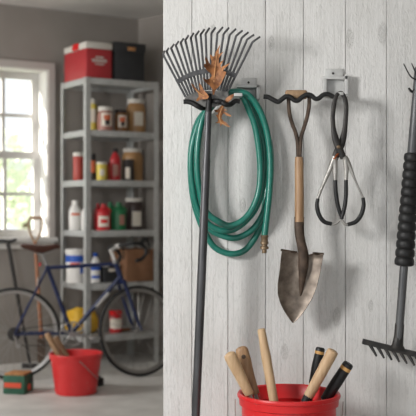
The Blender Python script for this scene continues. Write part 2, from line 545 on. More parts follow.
def build_shelves():
    r = thing('shelving_unit', 'tall grey metal shelving unit with six shelves in the garage corner', 'shelf', S(SLEN / 2, SDEP / 2, 0), TH)
    MT = Matrix.Translation(S(0, 0, 0)) @ Matrix.Rotation(TH, 4, 'Z')
    for z in SZ:
        b = BM(); lip = .05; t = .003
        box(b, (SLEN / 2, SDEP / 2, z - .008), (SLEN - .006, SDEP - .006, .016), MT)
        box(b, (SLEN / 2, .008, z - lip / 2), (SLEN - .008, .012, lip), MT, .003)
        box(b, (SLEN / 2, SDEP - .008, z - lip / 2), (SLEN - .008, .012, lip), MT, .003)
        box(b, (.008, SDEP / 2, z - lip / 2), (.012, SDEP - .008, lip), MT, .003)
        box(b, (SLEN - .008, SDEP / 2, z - lip / 2), (.012, SDEP - .008, lip), MT, .003)
        obj('shelf', b, 'galv', r)
    top = SZ[0] + .002; f = .042
    for (cx, cy, sx, sy) in ((0, 0, 1, 1), (SLEN, 0, -1, 1), (0, SDEP, 1, -1), (SLEN, SDEP, -1, -1)):
        b = BM()
        box(b, (cx + sx * f / 2, cy, top / 2), (f, .004, top), MT)
        box(b, (cx, cy + sy * f / 2, top / 2), (.004, f, top), MT)
        obj('post', b, 'galv', r)

def spot(px, k, v):
    """place on shelf k below pixel column px, v metres behind the front edge"""
    u = shelf_u(px, v)
    p = S(u, v, SZ[k])
    return p, p.y + 3

def patch(bm, o, r, z0, z1, a0, a1, t=.0012, seg=8, sx=1, sy=1, zf=None):
    """curved label between two angles round o"""
    rows = []
    for rr in (r + .0003, r + t):
        for z in (z0, z1):
            rows.append([bm.verts.new(o + V((rr * math.cos(a0 + (a1 - a0) * k / seg) * sx, rr * math.sin(a0 + (a1 - a0) * k / seg) * sy, z))) for k in range(seg + 1)])
    i0, i1, o0, o1 = rows
    for k in range(seg):
        bm.faces.new((o0[k], o0[k + 1], o1[k + 1], o1[k]))
        bm.faces.new((i0[k], i1[k], i1[k + 1], i0[k + 1]))
        bm.faces.new((i0[k], i0[k + 1], o0[k + 1], o0[k]))
        bm.faces.new((i1[k], o1[k], o1[k + 1], i1[k + 1]))
    bm.faces.new((i0[0], o0[0], o1[0], i1[0])); bm.faces.new((i0[seg], i1[seg], o1[seg], o0[seg]))

def face_angle(p):
    return math.atan2(-3 - p.y, -p.x)

def jar(name, label, cat, px0, px1, ytop, k, v, body, lid, labels=(), lidh=.15, shoulder=True, group=None, wide=1.0):
    p, d = spot((px0 + px1) / 2, k, v)
    r = (px1 - px0) / 2 / F * d
    ztop = CAMZ - (ytop - 208) / F * d
    h = ztop - p.z
    lh = h * lidh; hb = h - lh
    t = thing(name, label, cat, p, group=group)
    b = BM()
    if shoulder:
        prof = [(r * .9, 0), (r * .98, .006), (r, .016), (r, hb * .82), (r * .96, hb * .9), (r * .84, hb * .96), (r * .82, hb)]
        rl = r * .9
    else:
        prof = [(r * .94, 0), (r, .006), (r, hb - .004), (r * .95, hb)]
        rl = r * 1.01
    lathe(b, prof, p, 24); obj('body', b, body, t)
    b = BM(); lathe(b, [(rl, hb), (rl * 1.02, hb + .003), (rl * 1.02, h - .004), (rl * .95, h)], p, 24)
    obj('lid', b, lid, t)
    fa = face_angle(p)
    for (nm, m, z0, z1, a0, a1, lift) in labels:
        b = BM(); patch(b, p, r, h * z0, h * z1, fa + a0, fa + a1, t=.0015 + lift)
        obj(nm, b, m, t)
    return t

def jug(name, label, cat, px0, px1, ytop, k, v, body, cap, labels=(), group=None, dep=.62, neck=.32, handle=True):
    """flat plastic bottle with sloping shoulders, neck, cap and moulded grip"""
    p, d = spot((px0 + px1) / 2, k, v)
    r = (px1 - px0) / 2 / F * d
    h = CAMZ - (ytop - 208) / F * d - p.z
    t = thing(name, label, cat, p, TH * .4, group=group)
    b = BM()
    lathe(b, [(r * .9, 0), (r * .98, .006), (r, .02), (r, h * .6), (r * .94, h * .68), (r * .72, h * .78), (r * neck * 1.1, h * .85), (r * neck, h * .87), (r * neck, h * .9)], (0, 0, 0), 28, 1, dep)
    if handle:
        tube(b, catmull([(r * .82, 0, h * .62), (r * .98, 0, h * .74), (r * .62, 0, h * .84), (r * neck * .9, 0, h * .86)], 5), r * .13, 8)
    obj('body', b, body, t, local=True)
    b = BM(); lathe(b, [(r * neck * 1.2, h * .885), (r * neck * 1.25, h * .9), (r * neck * 1.2, h * .985), (r * neck * 1.05, h)], (0, 0, 0), 18)
    obj('cap', b, cap, t, local=True)
    for (nm, m, z0, z1, a0, a1, lift) in labels:
        b = BM(); patch(b, V((0, 0, 0)), r, h * z0, h * z1, -PI / 2 + a0, -PI / 2 + a1, t=.0015 + lift, sx=1, sy=dep)
        obj(nm, b, m, t, local=True)
    return t

def shelf_box(bm, u0, u1, v0, v1, z0, z1, bevel=0.004):
    MT = Matrix.Translation(S(0, 0, 0)) @ Matrix.Rotation(TH, 4, 'Z')
    box(bm, ((u0 + u1) / 2, (v0 + v1) / 2, (z0 + z1) / 2), (u1 - u0, v1 - v0, z1 - z0), MT, bevel)

def build_shelf_load():
    z = SZ[0]
    # cooler
    t = thing('cooler_box', 'red cooler box with off-white lid on top of the grey shelving', 'cooler', S(.12, .2, z), TH)
    b = BM(); shelf_box(b, .006, .234, 0.008, .44, z, z + .235, .008); obj('body', b, 'cooler_red', t)
    b = BM(); shelf_box(b, .002, .238, .004, .444, z + .235, z + .288, .01); obj('lid', b, 'lid_white', t)
    b = BM(); shelf_box(b, -.008, .004, .14, .25, z + .236, z + .289, .004); obj('latch', b, 'bright_red', t, )
    # printed mark: short rows of letter strokes with a curved underline
    b = BM(); rnd = random.Random(3)
    def st(u, zz, w, hh): shelf_box(b, u - w / 2, u + w / 2, .0062, .0085, z + zz - hh / 2, z + zz + hh / 2, 0)
    for (zz, u0, u1, hh) in ((.166, .092, .156, .018), (.140, .062, .188, .026), (.112, .092, .160, .012)):
        u = u0
        while u < u1:
            w = rnd.uniform(.006, .011)
            st(u, zz, w, hh * rnd.uniform(.75, 1)); st(u, zz + rnd.choice((-1, 0, 1)) * hh * .35, w * 1.9, hh * .25)
            u += w + .0045
    obj('printed_mark', b, 'lid_white', t)
    # black box
    t = thing('storage_box', 'black lidded storage box beside the red cooler on the shelving', 'box', S(.4, .2, z), TH)
    b = BM(); shelf_box(b, .262, .535, .012, .33, z, z + .245, .004); obj('body', b, 'black_matte', t)
    b = BM(); shelf_box(b, .254, .543, .004, .338, z + .235, z + .308, .006); obj('lid', b, 'black_matte', t)
    b = BM(); shelf_box(b, .375, .445, -.002, .0035, z + .243, z + .272, .002); obj('label_holder', b, 'straw', t)

    # second shelf
    jar('glass_jar', 'tall pale yellow jar partly behind the shelving corner post', 'jar', 88, 97.5, 99, 1, .30, 'yellow', 'lid_white', [('label', 'cream', .3, .7, -.9, .9, 0)])
    lb = lambda m1: [('label', 'cream', .22, .74, -.5, 1.0, 0), ('label_stripe', m1, .46, .66, -.2, .7, .001), ('label_mark', 'label_dark', .26, .46, .0, .6, .001)]
    jar('jam_jar', 'pinkish jar with white lid and printed label on the second shelf', 'jar', 97.5, 113, 107, 1, .16, 'jar_pink', 'lid_white', lb('label_orange'), .17)
    jar('jam_jar', 'small amber jar with dark lid between pink and tan jars', 'jar', 114.5, 127.5, 110, 1, .15, 'jar_brown', 'label_dark', lb('label_orange'), .14)
    jar('storage_jar', 'big tan jar with square white label on the second shelf', 'jar', 126.5, 145.5, 99.5, 1, .21, 'jar_tan', 'lid_white', [('label', 'cream', .22, .62, -.2, .85, 0)], .13)
    # third shelf
    jar('storage_jar', 'reddish jar with white lid left of the shelving corner post', 'jar', 73, 84, 152.5, 2, .27, 'jar_red', 'lid_white', (), .14, False)
    jar('spray_can', 'dark can with an orange label just right of the corner post', 'can', 89, 95.8, 154, 2, .2, 'label_dark', 'black', [('label', 'label_orange', .3, .75, -1.0, 1.0, 0)], .2)
    jar('paint_can', 'small yellow can with white lid on the third shelf', 'can', 96.5, 107, 162, 2, .12, 'yellow', 'lid_white', [('label', 'cream', .25, .6, -.4, .5, 0)], .13, False)
    jar('small_tin', 'small orange tin behind and right of the yellow can', 'tin', 105, 111.5, 163, 2, .24, 'label_orange', 'jar_red', (), .12, False)
    jug('squeeze_bottle', 'red squeeze bottle with black cap standing beside the yellow can', 'bottle', 110, 120.5, 148.5, 2, .12, 'red_jug', 'black', [('label', 'jar_pink', .15, .5, -.6, .6, 0)], None, .8, .42, False)
    jar('storage_jar', 'large tan jar with white lid at the back of third shelf', 'jar', 122, 143, 148.5, 2, .28, 'jar_tan', 'lid_white', (), .12)
    jar('small_tin', 'small black tin with white label in front of the tan jar', 'tin', 122.5, 134, 159.5, 2, .11, 'label_dark', 'label_dark', [('label', 'cream', .1, .62, -.5, .3, 0)], .12, False)
    # fourth shelf
    jug('plastic_bottle', 'white plastic bottle left of the shelving corner post', 'bottle', 69, 81.5, 200.5, 3, .30, 'white', 'white', [('label', 'label_orange', .50, .58, -.7, .7, 0)], None, .8, .42, False)
    jug('plastic_bottle', 'white plastic bottle mostly hidden behind the shelving corner post', 'bottle', 81, 91.5, 204, 3, .22, 'white', 'white', (), None, .8, .42, False)
    rl = [('label', 'cream', .14, .54, -.85, .75, 0), ('label_band', 'bright_red', .28, .42, -.5, .5, .001)]
    jug('oil_jug', 'red plastic jug at the back beside white bottle', 'jug', 93.5, 102.5, 203.5, 3, .33, 'red_jug', 'red_jug', (), 'plastic jugs on the fourth shelf')
    jug('oil_jug', 'front red plastic jug with white label on the fourth shelf', 'jug', 96.5, 110.5, 204, 3, .14, 'red_jug', 'red_jug', rl, 'plastic jugs on the fourth shelf')
    jug('oil_jug', 'green plastic jug tucked behind the front red jug', 'jug', 105, 116, 202, 3, .32, 'green_jug', 'green_jug', (), 'plastic jugs on the fourth shelf')
    jug('oil_jug', 'front green plastic jug beside the dark brown jar', 'jug', 112, 126, 202.5, 3, .14, 'green_jug', 'green_jug', [('label', 'jar_pink', .2, .55, 0, .8, 0)], 'plastic jugs on the fourth shelf')
    jar('storage_jar', 'dark brown jar with white lid and white label on fourth shelf', 'jar', 124.5, 143.5, 198, 3, .2, 'brown_dark', 'lid_white', [('label', 'cream', .12, .58, -.2, .85, 0)], .12)
    # fifth shelf
    k = 4; p, d = spot(76.5, k, .25)
    t = thing('paint_bucket', 'white tub with blue bands on the shelf behind bicycle', 'bucket', p)
    r = 11 / F * d; h = CAMZ - (249 - 208) / F * d - p.z
    b = BM(); lathe(b, [(r * .9, 0), (r * .92, .01), (r * .97, h * .85), (r * .97, h * .88)], p, 28); obj('body', b, 'white', t)
    b = BM(); lathe(b, [(r * 1.03, h * .87), (r * 1.05, h * .89), (r * 1.05, h * .98), (r, h)], p, 28); obj('lid', b, 'white', t)
    fa = face_angle(p)
    for (nm, m, z0, z1, a0, a1, l) in (('blue_band', 'blue', .62, .82, -1.5, 1.5, .002), ('blue_band', 'blue', .28, .5, .35, 1.5, .002), ('red_mark', 'orange_red', .46, .6, -.6, .3, .003)):
        b = BM(); patch(b, p, r * .955, h * z0, h * z1, fa + a0, fa + a1, t=l + .001); obj(nm, b, m, t)
    jug('detergent_bottle', 'white and blue bottle beside corner post on shelf behind bicycle', 'bottle', 90.5, 100.5, 253, 4, .17, 'white', 'blue', [('label', 'blue', .42, .6, -1.2, 1.2, 0), ('label', 'blue', .14, .24, -1.0, 1.0, 0)], None, .75, .4, False)
    t = thing('storage_box', 'small black box with pale lid on the shelf behind bicycle stem', 'box', spot(108, 4, .2)[0], TH)
    b = BM(); z = SZ[4]; u = shelf_u(108, .2)
    shelf_box(b, u - .07, u + .07, .13, .28, z, z + .125, .004); obj('body', b, 'black_matte', t)
    b = BM(); shelf_box(b, u - .073, u + .073, .127, .283, z + .125, z + .15, .004); obj('lid', b, 'lid_white', t)
    b = BM(); shelf_box(b, u - .03, u + .03, .1285, .1305, z + .085, z + .11, 0); obj('label', b, 'cream', t)
    u0, u1 = shelf_u(126.5, .06), shelf_u(156.5, .06)
    t = thing('cardboard_box', 'brown cardboard box on the shelf behind the bicycle handlebar', 'box', S((u0 + u1) / 2, .2, z), TH)
    b = BM(); u1 = min(u1, SLEN - .015); shelf_box(b, u0, u1, .06, .36, z, z + .262, .003); obj('carton', b, 'card', t)
    b = BM()
    shelf_box(b, u0 + .002, u1 - .002, .062, .206, z + .262, z + .265, .0); shelf_box(b, u0 + .002, u1 - .002, .214, .358, z + .262, z + .265, .0)
    obj('flap', b, 'card', t)
    b = BM(); shelf_box(b, u0 + .01, u1 - .01, .19, .23, z + .2655, z + .2665, 0); obj('tape', b, 'straw', t)
    # bottom shelf
    z = SZ[5]
    p, d = spot(81, 5, .24)
    b = BM()
    bmesh.ops.create_icosphere(b, subdivisions=4, radius=1)
    rot = Matrix.Rotation(TH, 3, 'Z')
    for vtx in b.verts:
        q = vtx.co.copy()
        sgn = lambda x, e: math.copysign(abs(x) ** e, x)
        q = V((sgn(q.x, .55) * .118, sgn(q.y, .6) * .12, sgn(q.z, .6) * .108))
        q += vtx.normal * .018 * noise.noise(q * 14 + V((3, 1, 5)))
        if q.z > 0: q.x *= 1 - q.z * 1.6; q.y *= 1 - q.z * 2
        q.z = max(q.z, -.104) + .104
        vtx.co = p + rot @ q
    o = obj('feed_sack', b, 'yellow_bag', base=p, sharp=180); tag(o, 'lumpy yellow sack on the bottom shelf behind the bicycle cranks', 'sack')
    jar('paint_can', 'red and white can with red lid behind the front wheel', 'can', 109.5, 122, 310.5, 5, .13, 'red_jug', 'bright_red', [('label', 'cream', .2, .66, -1.1, 1.1, 0)], .2, False)
    # copper-brown trowel lying on the bottom shelf
    p, d = spot(132, 5, .14)
    t = thing('hand_trowel', 'orange-brown trowel lying on the bottom shelf behind front wheel', 'trowel', p, TH)
    b = BM(); rod(b, (-.12, 0, .017), (-.02, 0, .017), .015, .013, 10, .01); obj('handle', b, 'staff', t, local=True)
    b = BM(); tube(b, catmull([(-.02, 0, .016), (.0, 0, .018), (.02, 0, .012)], 4), .006, 8); obj('neck', b, 'dark_steel', t, local=True)
    b = BM()
    for q, wd, zz in ((.015, .01, .012), (.03, .03, .01), (.09, .032, .008), (.125, .016, .007), (.138, .002, .007)): pass
    prism(b, [(.015, -.01), (.03, -.03), (.09, -.032), (.125, -.014), (.138, 0), (.125, .014), (.09, .032), (.03, .03), (.015, .01)], .006, .012, lambda x, y, l: V((x, y, l + y * y * 6)))
    obj('blade', b, 'staff', t, local=True)

# ------------------------------------------------------------------ bicycle
BX, BD = -1.445, 7.45        # rear contact: world X and distance
BTH = math.radians(10.5)

def bike_s(px, py, lat=0.0):
    """pixel -> bike plane coordinates (s forward, z up)"""
    k = (px - 208) / F
    c, sn = math.cos(BTH), math.sin(BTH)
    s = (k * (BD + lat * c) - BX + lat * sn) / (c - k * sn)
    d = BD + s * sn + lat * c
    return s, CAMZ - (py - 208) / F * d

def build_bike():
    r = thing('bicycle', 'navy blue drop-bar road bicycle parked before the grey shelving', 'bicycle', (BX, BD - 3, 0), BTH)
    def B(px, py, lat=0.0):
        s, z = bike_s(px, py, lat); return V((s, lat, z))
    R = .345
    WB = bike_s(139, 331)[0]
    steer = math.radians(24)
    # frame
    hubR, hubF = V((0, 0, R)), V((WB, 0, R))
    seatc, headt, headb, bbp = B(47.5, 267), B(115.5, 263), B(121, 278), B(71.5, 333)
    st_up = B(113, 250)
    b = BM()
    rod(b, seatc + V((-.005, 0, .012)), bbp, .0155, .0165, 12)
    rod(b, seatc + V((.003, 0, -.006)), headt + V((0, 0, -.006)), .0145, .0145, 12)
    rod(b, headb + V((-.004, 0, .01)), bbp, .0175, .0175, 12)
    hd = (headt - headb).normalized()
    rod(b, headb - hd * .012, headt + hd * .02, .019, .019, 12)
    for sg in (-1, 1):
        rod(b, seatc + V((0, sg * .015, -.004)), hubR + V((.004, sg * .062, .0)), .0085, .007, 8)
        rod(b, bbp + V((-.02, sg * .03, 0)), hubR + V((.004, sg * .062, 0)), .010, .008, 8)
    rod(b, bbp + V((0, -.036, 0)), bbp + V((0, .036, 0)), .022, .022, 12)
    fr = obj('frame', b, 'navy', r, local=True)
    # lettering band on the down tube
    b = BM(); a, c = headb, bbp
    rod(b, a.lerp(c, .26), a.lerp(c, .52), .0182, .0182, 12); obj('white_decal', b, 'white', fr, local=True)
    # front end turned about the head axis
    def turn(bm_):
        M4 = Matrix.Translation(headb) @ Matrix.Rotation(steer, 4, hd) @ Matrix.Translation(-headb)
        bmesh.ops.transform(bm_, matrix=M4, verts=bm_.verts); return bm_
    off = (hubF - headb)
    b = BM()
    rod(b, headb + V((0, -.052, -.03)), headb + V((0, .052, -.03)), .016, .016, 10)
    for sg in (-1, 1):
        q0 = headb + V((0, sg * .05, -.03))
        q3 = hubF + V((-.004, sg * .055, 0))
        tube(b, catmull([q0, q0.lerp(q3, .45) + V((-.006, 0, 0)), q0.lerp(q3, .8) + V((-.008, 0, 0)), q3], 5), [.0125, .011, .008], 10, 1.25, (1, 0, 0))
    obj('fork', turn(b), 'navy', r, local=True)
    # wheels
    def wheel(c, tf, name):
        b = BM()
        n = 64
        for rr, hw, sec in ((.316, .011, 1),):
            lath = [(R - .045, -.008), (R - .024, -.012), (R - .022, 0), (R - .024, .012), (R - .045, .008), (R - .049, 0)]
        rings = []
        for k in range(n):
            a = 2 * PI * k / n
            rings.append([b.verts.new(c + V((q * math.cos(a), y, q * math.sin(a)))) for q, y in lath])
        for k in range(n):
            A_, C_ = rings[k], rings[(k + 1) % n]
            for j in range(len(lath)):
                b.faces.new((A_[j], A_[(j + 1) % len(lath)], C_[(j + 1) % len(lath)], C_[j]))
        rim = obj(name, tf(b), 'alloy', r, local=True)
        b = BM()
        tube(b, [c + V(((R - .015) * math.cos(2 * PI * k / n), 0, (R - .015) * math.sin(2 * PI * k / n))) for k in range(n)], .0148, 10, closed=True, ref=(0, 1, 0))
        obj('tyre', tf(b), 'tyre', rim, local=True)
        b = BM(); lathe(b, [(.006, -.062), (.009, -.05), (.009, -.036), (.024, -.034), (.024, -.03), (.014, -.026), (.014, .026), (.024, .03), (.024, .034), (.009, .036), (.009, .05), (.006, .062)], c, 16, axis=(0, 1, 0))
        obj('hub', tf(b), 'alloy', rim, local=True)
        for k in range(28):
            a = 2 * PI * k / 28
            sg = -1 if k % 2 else 1
            a2 = a + (.9 if (k // 2) % 2 else -.9)
            b = BM(); rod(b, c + V((.021 * math.cos(a2), sg * .031, .021 * math.sin(a2))), c + V(((R - .046) * math.cos(a), sg * .003, (R - .046) * math.sin(a))), .0019, .0019, 5)
            obj('spoke', tf(b), 'alloy', rim, local=True)
    wheel(hubR, lambda q: q, 'rear_wheel')
    wheel(hubF, turn, 'front_wheel')
    # seat post, saddle
    sd = (seatc - bbp).normalized()
    sp = B(42.5, 254)
    b = BM(); rod(b, seatc, sp, .0135, .0135, 12); obj('seat_post', b, 'alloy', r, local=True)
    b = BM()
    sec = []
    for (px, py, hw, th) in ((20.5, 246, .070, .016), (24, 244.6, .078, .036), (33, 245.6, .068, .052), (42, 247, .045, .058), (50, 246.2, .030, .045), (57, 245.6, .024, .032), (60.5, 247.5, .01, .010)):
        c = B(px, py - 1); ring = []
        for k in range(14):
            a = 2 * PI * k / 14
            y, zz = math.cos(a) * hw, math.sin(a)
            zz = zz * .006 if zz > 0 else zz * th
            ring.append(b.verts.new(c + V((0, y, zz - .1 * y * y / .05 * .35))))
        sec.append(ring)
    for a_, c_ in zip(sec, sec[1:]):
        for k in range(14): b.faces.new((a_[k], a_[(k + 1) % 14], c_[(k + 1) % 14], c_[k]))
    b.faces.new(sec[0]); b.faces.new(sec[-1][::-1])
    obj('saddle', b, 'leather', r, local=True)
    b = BM()
    for sg in (-1, 1):
        tube(b, catmull([B(27, 249) + V((0, sg * .03, 0)), B(36, 253.5) + V((0, sg * .022, 0)), B(46, 253.5) + V((0, sg * .02, 0)), B(56, 249) + V((0, sg * .008, 0))], 5), .0035, 6)
    obj('saddle_rail', b, 'alloy', r, local=True)
    b = BM(); c = B(41.5, 264.5) ; lathe(b, [(.012, -.006), (.016, -.003), (.016, .004), (.012, .007)], c + V((-.01, -.0, 0)), 12, axis=(-1, 0, .2)); obj('rear_reflector', b, 'bright_red', r, local=True)
    # stem and bars (built pointing forward, then turned)
    ext = headt + hd * .10
    fw = V((1, 0, 0)) - hd * hd.x; fw.normalize()
    b = BM()
    rod(b, headt + hd * .01, ext, .0135, .0135, 12)
    clamp = ext + fw * .075 + hd * .01
    rod(b, ext - fw * .01, clamp, .0145, .0135, 12)
    rod(b, clamp + V((0, -.024, 0)), clamp + V((0, .024, 0)), .020, .020, 12)
    obj('stem', turn(b), 'silver', r, local=True)
    b = BM(); rod(b, headt + hd * .0, headt + hd * .022, .023, .023, 14); obj('headset', turn(b), 'alloy', r, local=True)
    for sg in (-1, 1):
        b = BM()
        c = clamp
        pts = [c + V((0, sg * .02, 0)), c + V((0, sg * .16, 0)), c + V((.02, sg * .195, 0)), c + V((.075, sg * .205, -.004)), c + V((.115, sg * .207, -.035)), c + V((.118, sg * .208, -.078)), c + V((.08, sg * .21, -.118)), c + V((.03, sg * .212, -.135))]
        tube(b, catmull(pts, 6), .0135, 10)
        bar = obj('handlebar_drop', turn(b), 'rubber', r, local=True)
        b = BM()
        tube(b, catmull([c + V((.085, sg * .205, .005)), c + V((.112, sg * .205, .03)), c + V((.135, sg * .205, .036))], 4), [.014, .015, .010], 10)
        tube(b, catmull([c + V((.132, sg * .205, .03)), c + V((.15, sg * .205, -.02)), c + V((.145, sg * .205, -.085))], 5), [.007, .005, .004], 8)
        obj('brake_lever', turn(b), 'black', bar, local=True)
    # brakes
    for base_p, tf, nm in ((headb + V((.035, 0, -.045)), turn, 'front_brake'), (seatc + (hubR - seatc) * .2 + V((-.02, 0, .0)), lambda q: q, 'rear_brake')):
        b = BM()
        for sg in (-1, 1):
            tube(b, catmull([base_p + V((0, 0, .02)), base_p + V((0, sg * .035, .005)), base_p + V((-.004, sg * .03, -.04))], 5), .006, 8)
        obj(nm, tf(b), 'alloy', r, local=True)
    # cranks
    lat = -.055
    c = bbp + V((0, lat, 0))
    b = BM(); n = 44
    tube(b, [c + V((.088 * math.cos(2 * PI * k / n), 0, .088 * math.sin(2 * PI * k / n))) for k in range(n)], .0055, 6, .35, (0, 1, 0), closed=True)
    for k in range(5):
        a = 2 * PI * k / 5 + .3
        rod(b, c, c + V((.086 * math.cos(a), 0, .086 * math.sin(a))), .008, .006, 6, 0, .4, (0, 1, 0))
    obj('chainring', b, 'alloy', r, local=True)
    ca = math.radians(-8)
    for sg, aa in ((-1, ca), (1, ca + PI)):
        c2 = bbp + V((0, sg * .07, 0))
        e = c2 + V((.168 * math.cos(aa), 0, .168 * math.sin(aa)))
        b = BM(); rod(b, c2, e, .013, .009, 8, 0, .6, (0, 1, 0)); lathe(b, [(.018, -.012), (.02, 0), (.018, .012)], c2, 12, axis=(0, 1, 0))
        cr = obj('crank_arm', b, 'alloy', r, local=True)
        b = BM(); box(b, e + V((0, sg * .055, 0)), (.085, .07, .018), bevel=.004); rod(b, e, e + V((0, sg * .09, 0)), .006, .006, 8)
        obj('pedal', b, 'alloy', cr, local=True)
    b = BM()
    cc = hubR + V((0, -.05, 0))
    up, dn = V((0, 0, 1)), V((0, 0, -1))
    rod(b, c + V((0, 0, .088)), cc + V((0, 0, .032)), .003, .003, 6); rod(b, c + V((0, 0, -.088)), cc + V((.03, 0, -.085)), .003, .003, 6)
    obj('chain', b, 'dark_steel', r, local=True)
    b = BM()
    for k in range(5): lathe(b, [(.05 - .006 * k, -.002), (.05 - .006 * k, .002)], hubR + V((0, -.036 - .006 * k, 0)), 18, axis=(0, 1, 0))
    obj('sprocket', b, 'dark_steel', r, local=True)
    b = BM(); tube(b, [cc + V((.0, 0, -.01)), cc + V((.012, -.01, -.03)), cc + V((.022, -.012, -.085))], [.013, .011, .007], 8)
    lathe(b, [(.02, -.004), (.02, .004)], cc + V((.03, 0, -.085)), 12, axis=(0, 1, 0)); obj('derailleur', b, 'alloy', r, local=True)

# ------------------------------------------------------------------ floor things in the back room
def bucket_shape(bm, o, rt, rb, h, lip=.011, wall=.004):
    """open bucket: outer wall, rolled lip, inner wall, floor"""
    prof = [(rb * .96, 0), (rb, .004), (rb + (rt - rb) * .80, h * .80), (rt - .004, h * .855), (rt + .001, h * .86), (rt + .003, h * .90), (rt + .004, h - lip), (rt + .006, h - lip * .5), (rt + .003, h - .001), (rt - .002, h),
            (rt - .008, h - .003), (rt - .011, h * .9), (rb + (rt - rb) * .80 - wall, h * .78), (rb - wall, .008), (rb * .9, .006)]
    lathe(bm, prof, o, 56)
    return bm

def bail(bm, o, rt, h, ang, drop, r=.0022, azim=0.0):
    """wire handle hanging down from two ears; ang tilts it off the vertical plane"""
    pts = []
    for k in range(25):
        a = PI * k / 24
        q = V((math.cos(a) * (rt + .010), -math.sin(a) * (rt + .02) * math.sin(ang), -math.sin(a) * drop + h))
        pts.append(o + Matrix.Rotation(azim, 3, 'Z') @ q)
    tube(bm, pts, r, 6)
    return bm

def build_floor_things():
    d = 6.92
    base = A(76, 208, d); base.z = 0
    h = CAMZ - (352.5 - 208) / F * d
    rt = 25.8 / F * d; rb = 20.5 / F * d
    t = thing('bucket', 'scuffed red bucket on the floor in front of the bicycle', 'bucket', base)
    b = BM(); bucket_shape(b, base, rt, rb, h); obj('pail', b, 'bucket_floor', t)
    b = BM(); bail(b, base, rt - .004, h - .03, .9, .16, .003, PI / 2 + .25); obj('bail_handle', b, 'wire', t)
    for (a, c, nm) in (((46.5, 333), (58, 354), 'upright wooden handle leaning on the left rim of the floor bucket'), ((55, 337), (66.5, 356), 'slanted wooden handle right of the other in the floor bucket')):
        off = .05 if a[0] < 50 else .0
        p0 = A(a[0], a[1], d - off + .02); p1 = A(c[0], c[1], d - off)
        dr = (p1 - p0).normalized(); L_ = (p1.z - .1) / abs(dr.z)
        end = p1 + dr * L_ * .82
        tt = thing('hand_tool', nm, 'tool', end, group='wooden handles in the floor bucket')
        b = BM(); rod(b, p0, p1 + dr * .06, .021, .019, 12, .014); obj('grip', b, 'wood_warm', tt)
        b = BM(); rod(b, p1 + dr * .05, end, .008, .007, 8); obj('shank', b, 'steel', tt)
    # green box
    d = 6.95
    c = A(18.5, 208, d); c.z = 0
    t = thing('tool_box', 'small green box with orange label on the floor', 'box', c, math.radians(-12))
    w, dp, h = .155, .17, .128
    b = BM(); box(b, (0, 0, h / 2), (w, dp, h), bevel=.004); obj('body', b, 'box_green', t, local=True)
    b = BM(); box(b, (0, 0, h + .006), (w - .012, dp - .012, .014), bevel=.005); obj('top_tray', b, 'straw', t, local=True)
    b = BM(); box(b, (-.008, -dp / 2 - .0008, .062), (w * .8, .002, .034)); obj('front_label', b, 'orange_red', t, local=True)
    b = BM(); lathe(b, [(.024, 0), (.024, .004)], (w / 2 + .0, .0, .04), 16, axis=(1, 0, 0)); obj('side_mark', b, 'orange_red', t, local=True)
    b = BM(); box(b, (w / 2 + .001, dp * .25, h * .65), (.004, .05, .03)); obj('latch', b, 'black', t, local=True)
    # small dark rubber block by the bucket
    d = 7.2
    c = A(99, 208, d); c.z = 0
    b = BM(); lathe(b, [(.034, 0), (.036, .004), (.036, .05), (.030, .058)], c, 18); lathe(b, [(.012, .058), (.012, .07), (.009, .074)], c, 12)
    o = obj('door_stop', b, 'rubber', base=c); tag(o, 'small black rubber block on the floor right of the bucket', 'block')
    # wooden D-handled spade leaning on the wall behind the saddle
    dd = 8.12
    g = lambda px, py, e=0.0: A(px, py, dd - e)
    foot = A(41.5, 363, 8.0)
    foot = V((foot.x, foot.y, .0))
    top = g(35, 243)
    t = thing('spade', 'wooden D-handled spade leaning under the window behind the saddle', 'spade', foot)
    b = BM(); tube(b, [g(29.5, 217.8), g(41.5, 217.8)], .013, 10); obj('grip', b, 'wood_warm', t)
    b = BM()
    tube(b, catmull([g(29.6, 218), g(28.8, 224), g(30.2, 233), g(33.4, 240), g(35, 246)], 5), .0095, 8)
    tube(b, catmull([g(41.4, 218), g(42, 224), g(40.4, 233), g(36.8, 240), g(35, 246)], 5), .0095, 8)
    obj('handle_frame', b, 'wood_grey', t)
    b = BM(); rod(b, g(35, 242), foot + V((0, 0, .24)), .015, .016, 10); obj('shaft', b, 'staff', t)
    ax = (foot - top).normalized()
    b = BM(); sd = ax.cross(V((0, 1, 0))).normalized()
    q0 = foot + V((0, 0, .27))
    prism(b, [(-.02, .0), (-.03, .03), (-.035, .06), (-.03, .22), (0, .27), (.03, .22), (.035, .06), (.03, .03), (.02, 0)], -.003, .003, lambda x, y, l: q0 + sd * x + V((0, l - x * x * 8, -y)))
    obj('blade', b, 'rust', t)
    # dark T-handled tool at the left edge
    dd = 8.0
    foot = A(30, 365, dd); foot.z = 0; 
    top = g(8, 240)
    top = A(7.5, 241, 8.0)
    t = thing('garden_hoe', 'black T-handled garden tool leaning below the window at left', 'hoe', foot)
    b = BM(); tube(b, catmull([A(-6, 241.5, 8.0), A(2, 241, 8.0), A(10, 241.5, 8.0), A(16.5, 239.5, 8.0)], 5), [.012, .014, .015, .011], 10); obj('grip', b, 'rubber', t)
    b = BM(); rod(b, top, foot + V((0, 0, .03)), .017, .012, 10); obj('shaft', b, 'dark_steel', t)
    b = BM(); box(b, foot + V((0, -.01, .02)), (.13, .02, .04), bevel=.004); obj('blade', b, 'dark_steel', t)

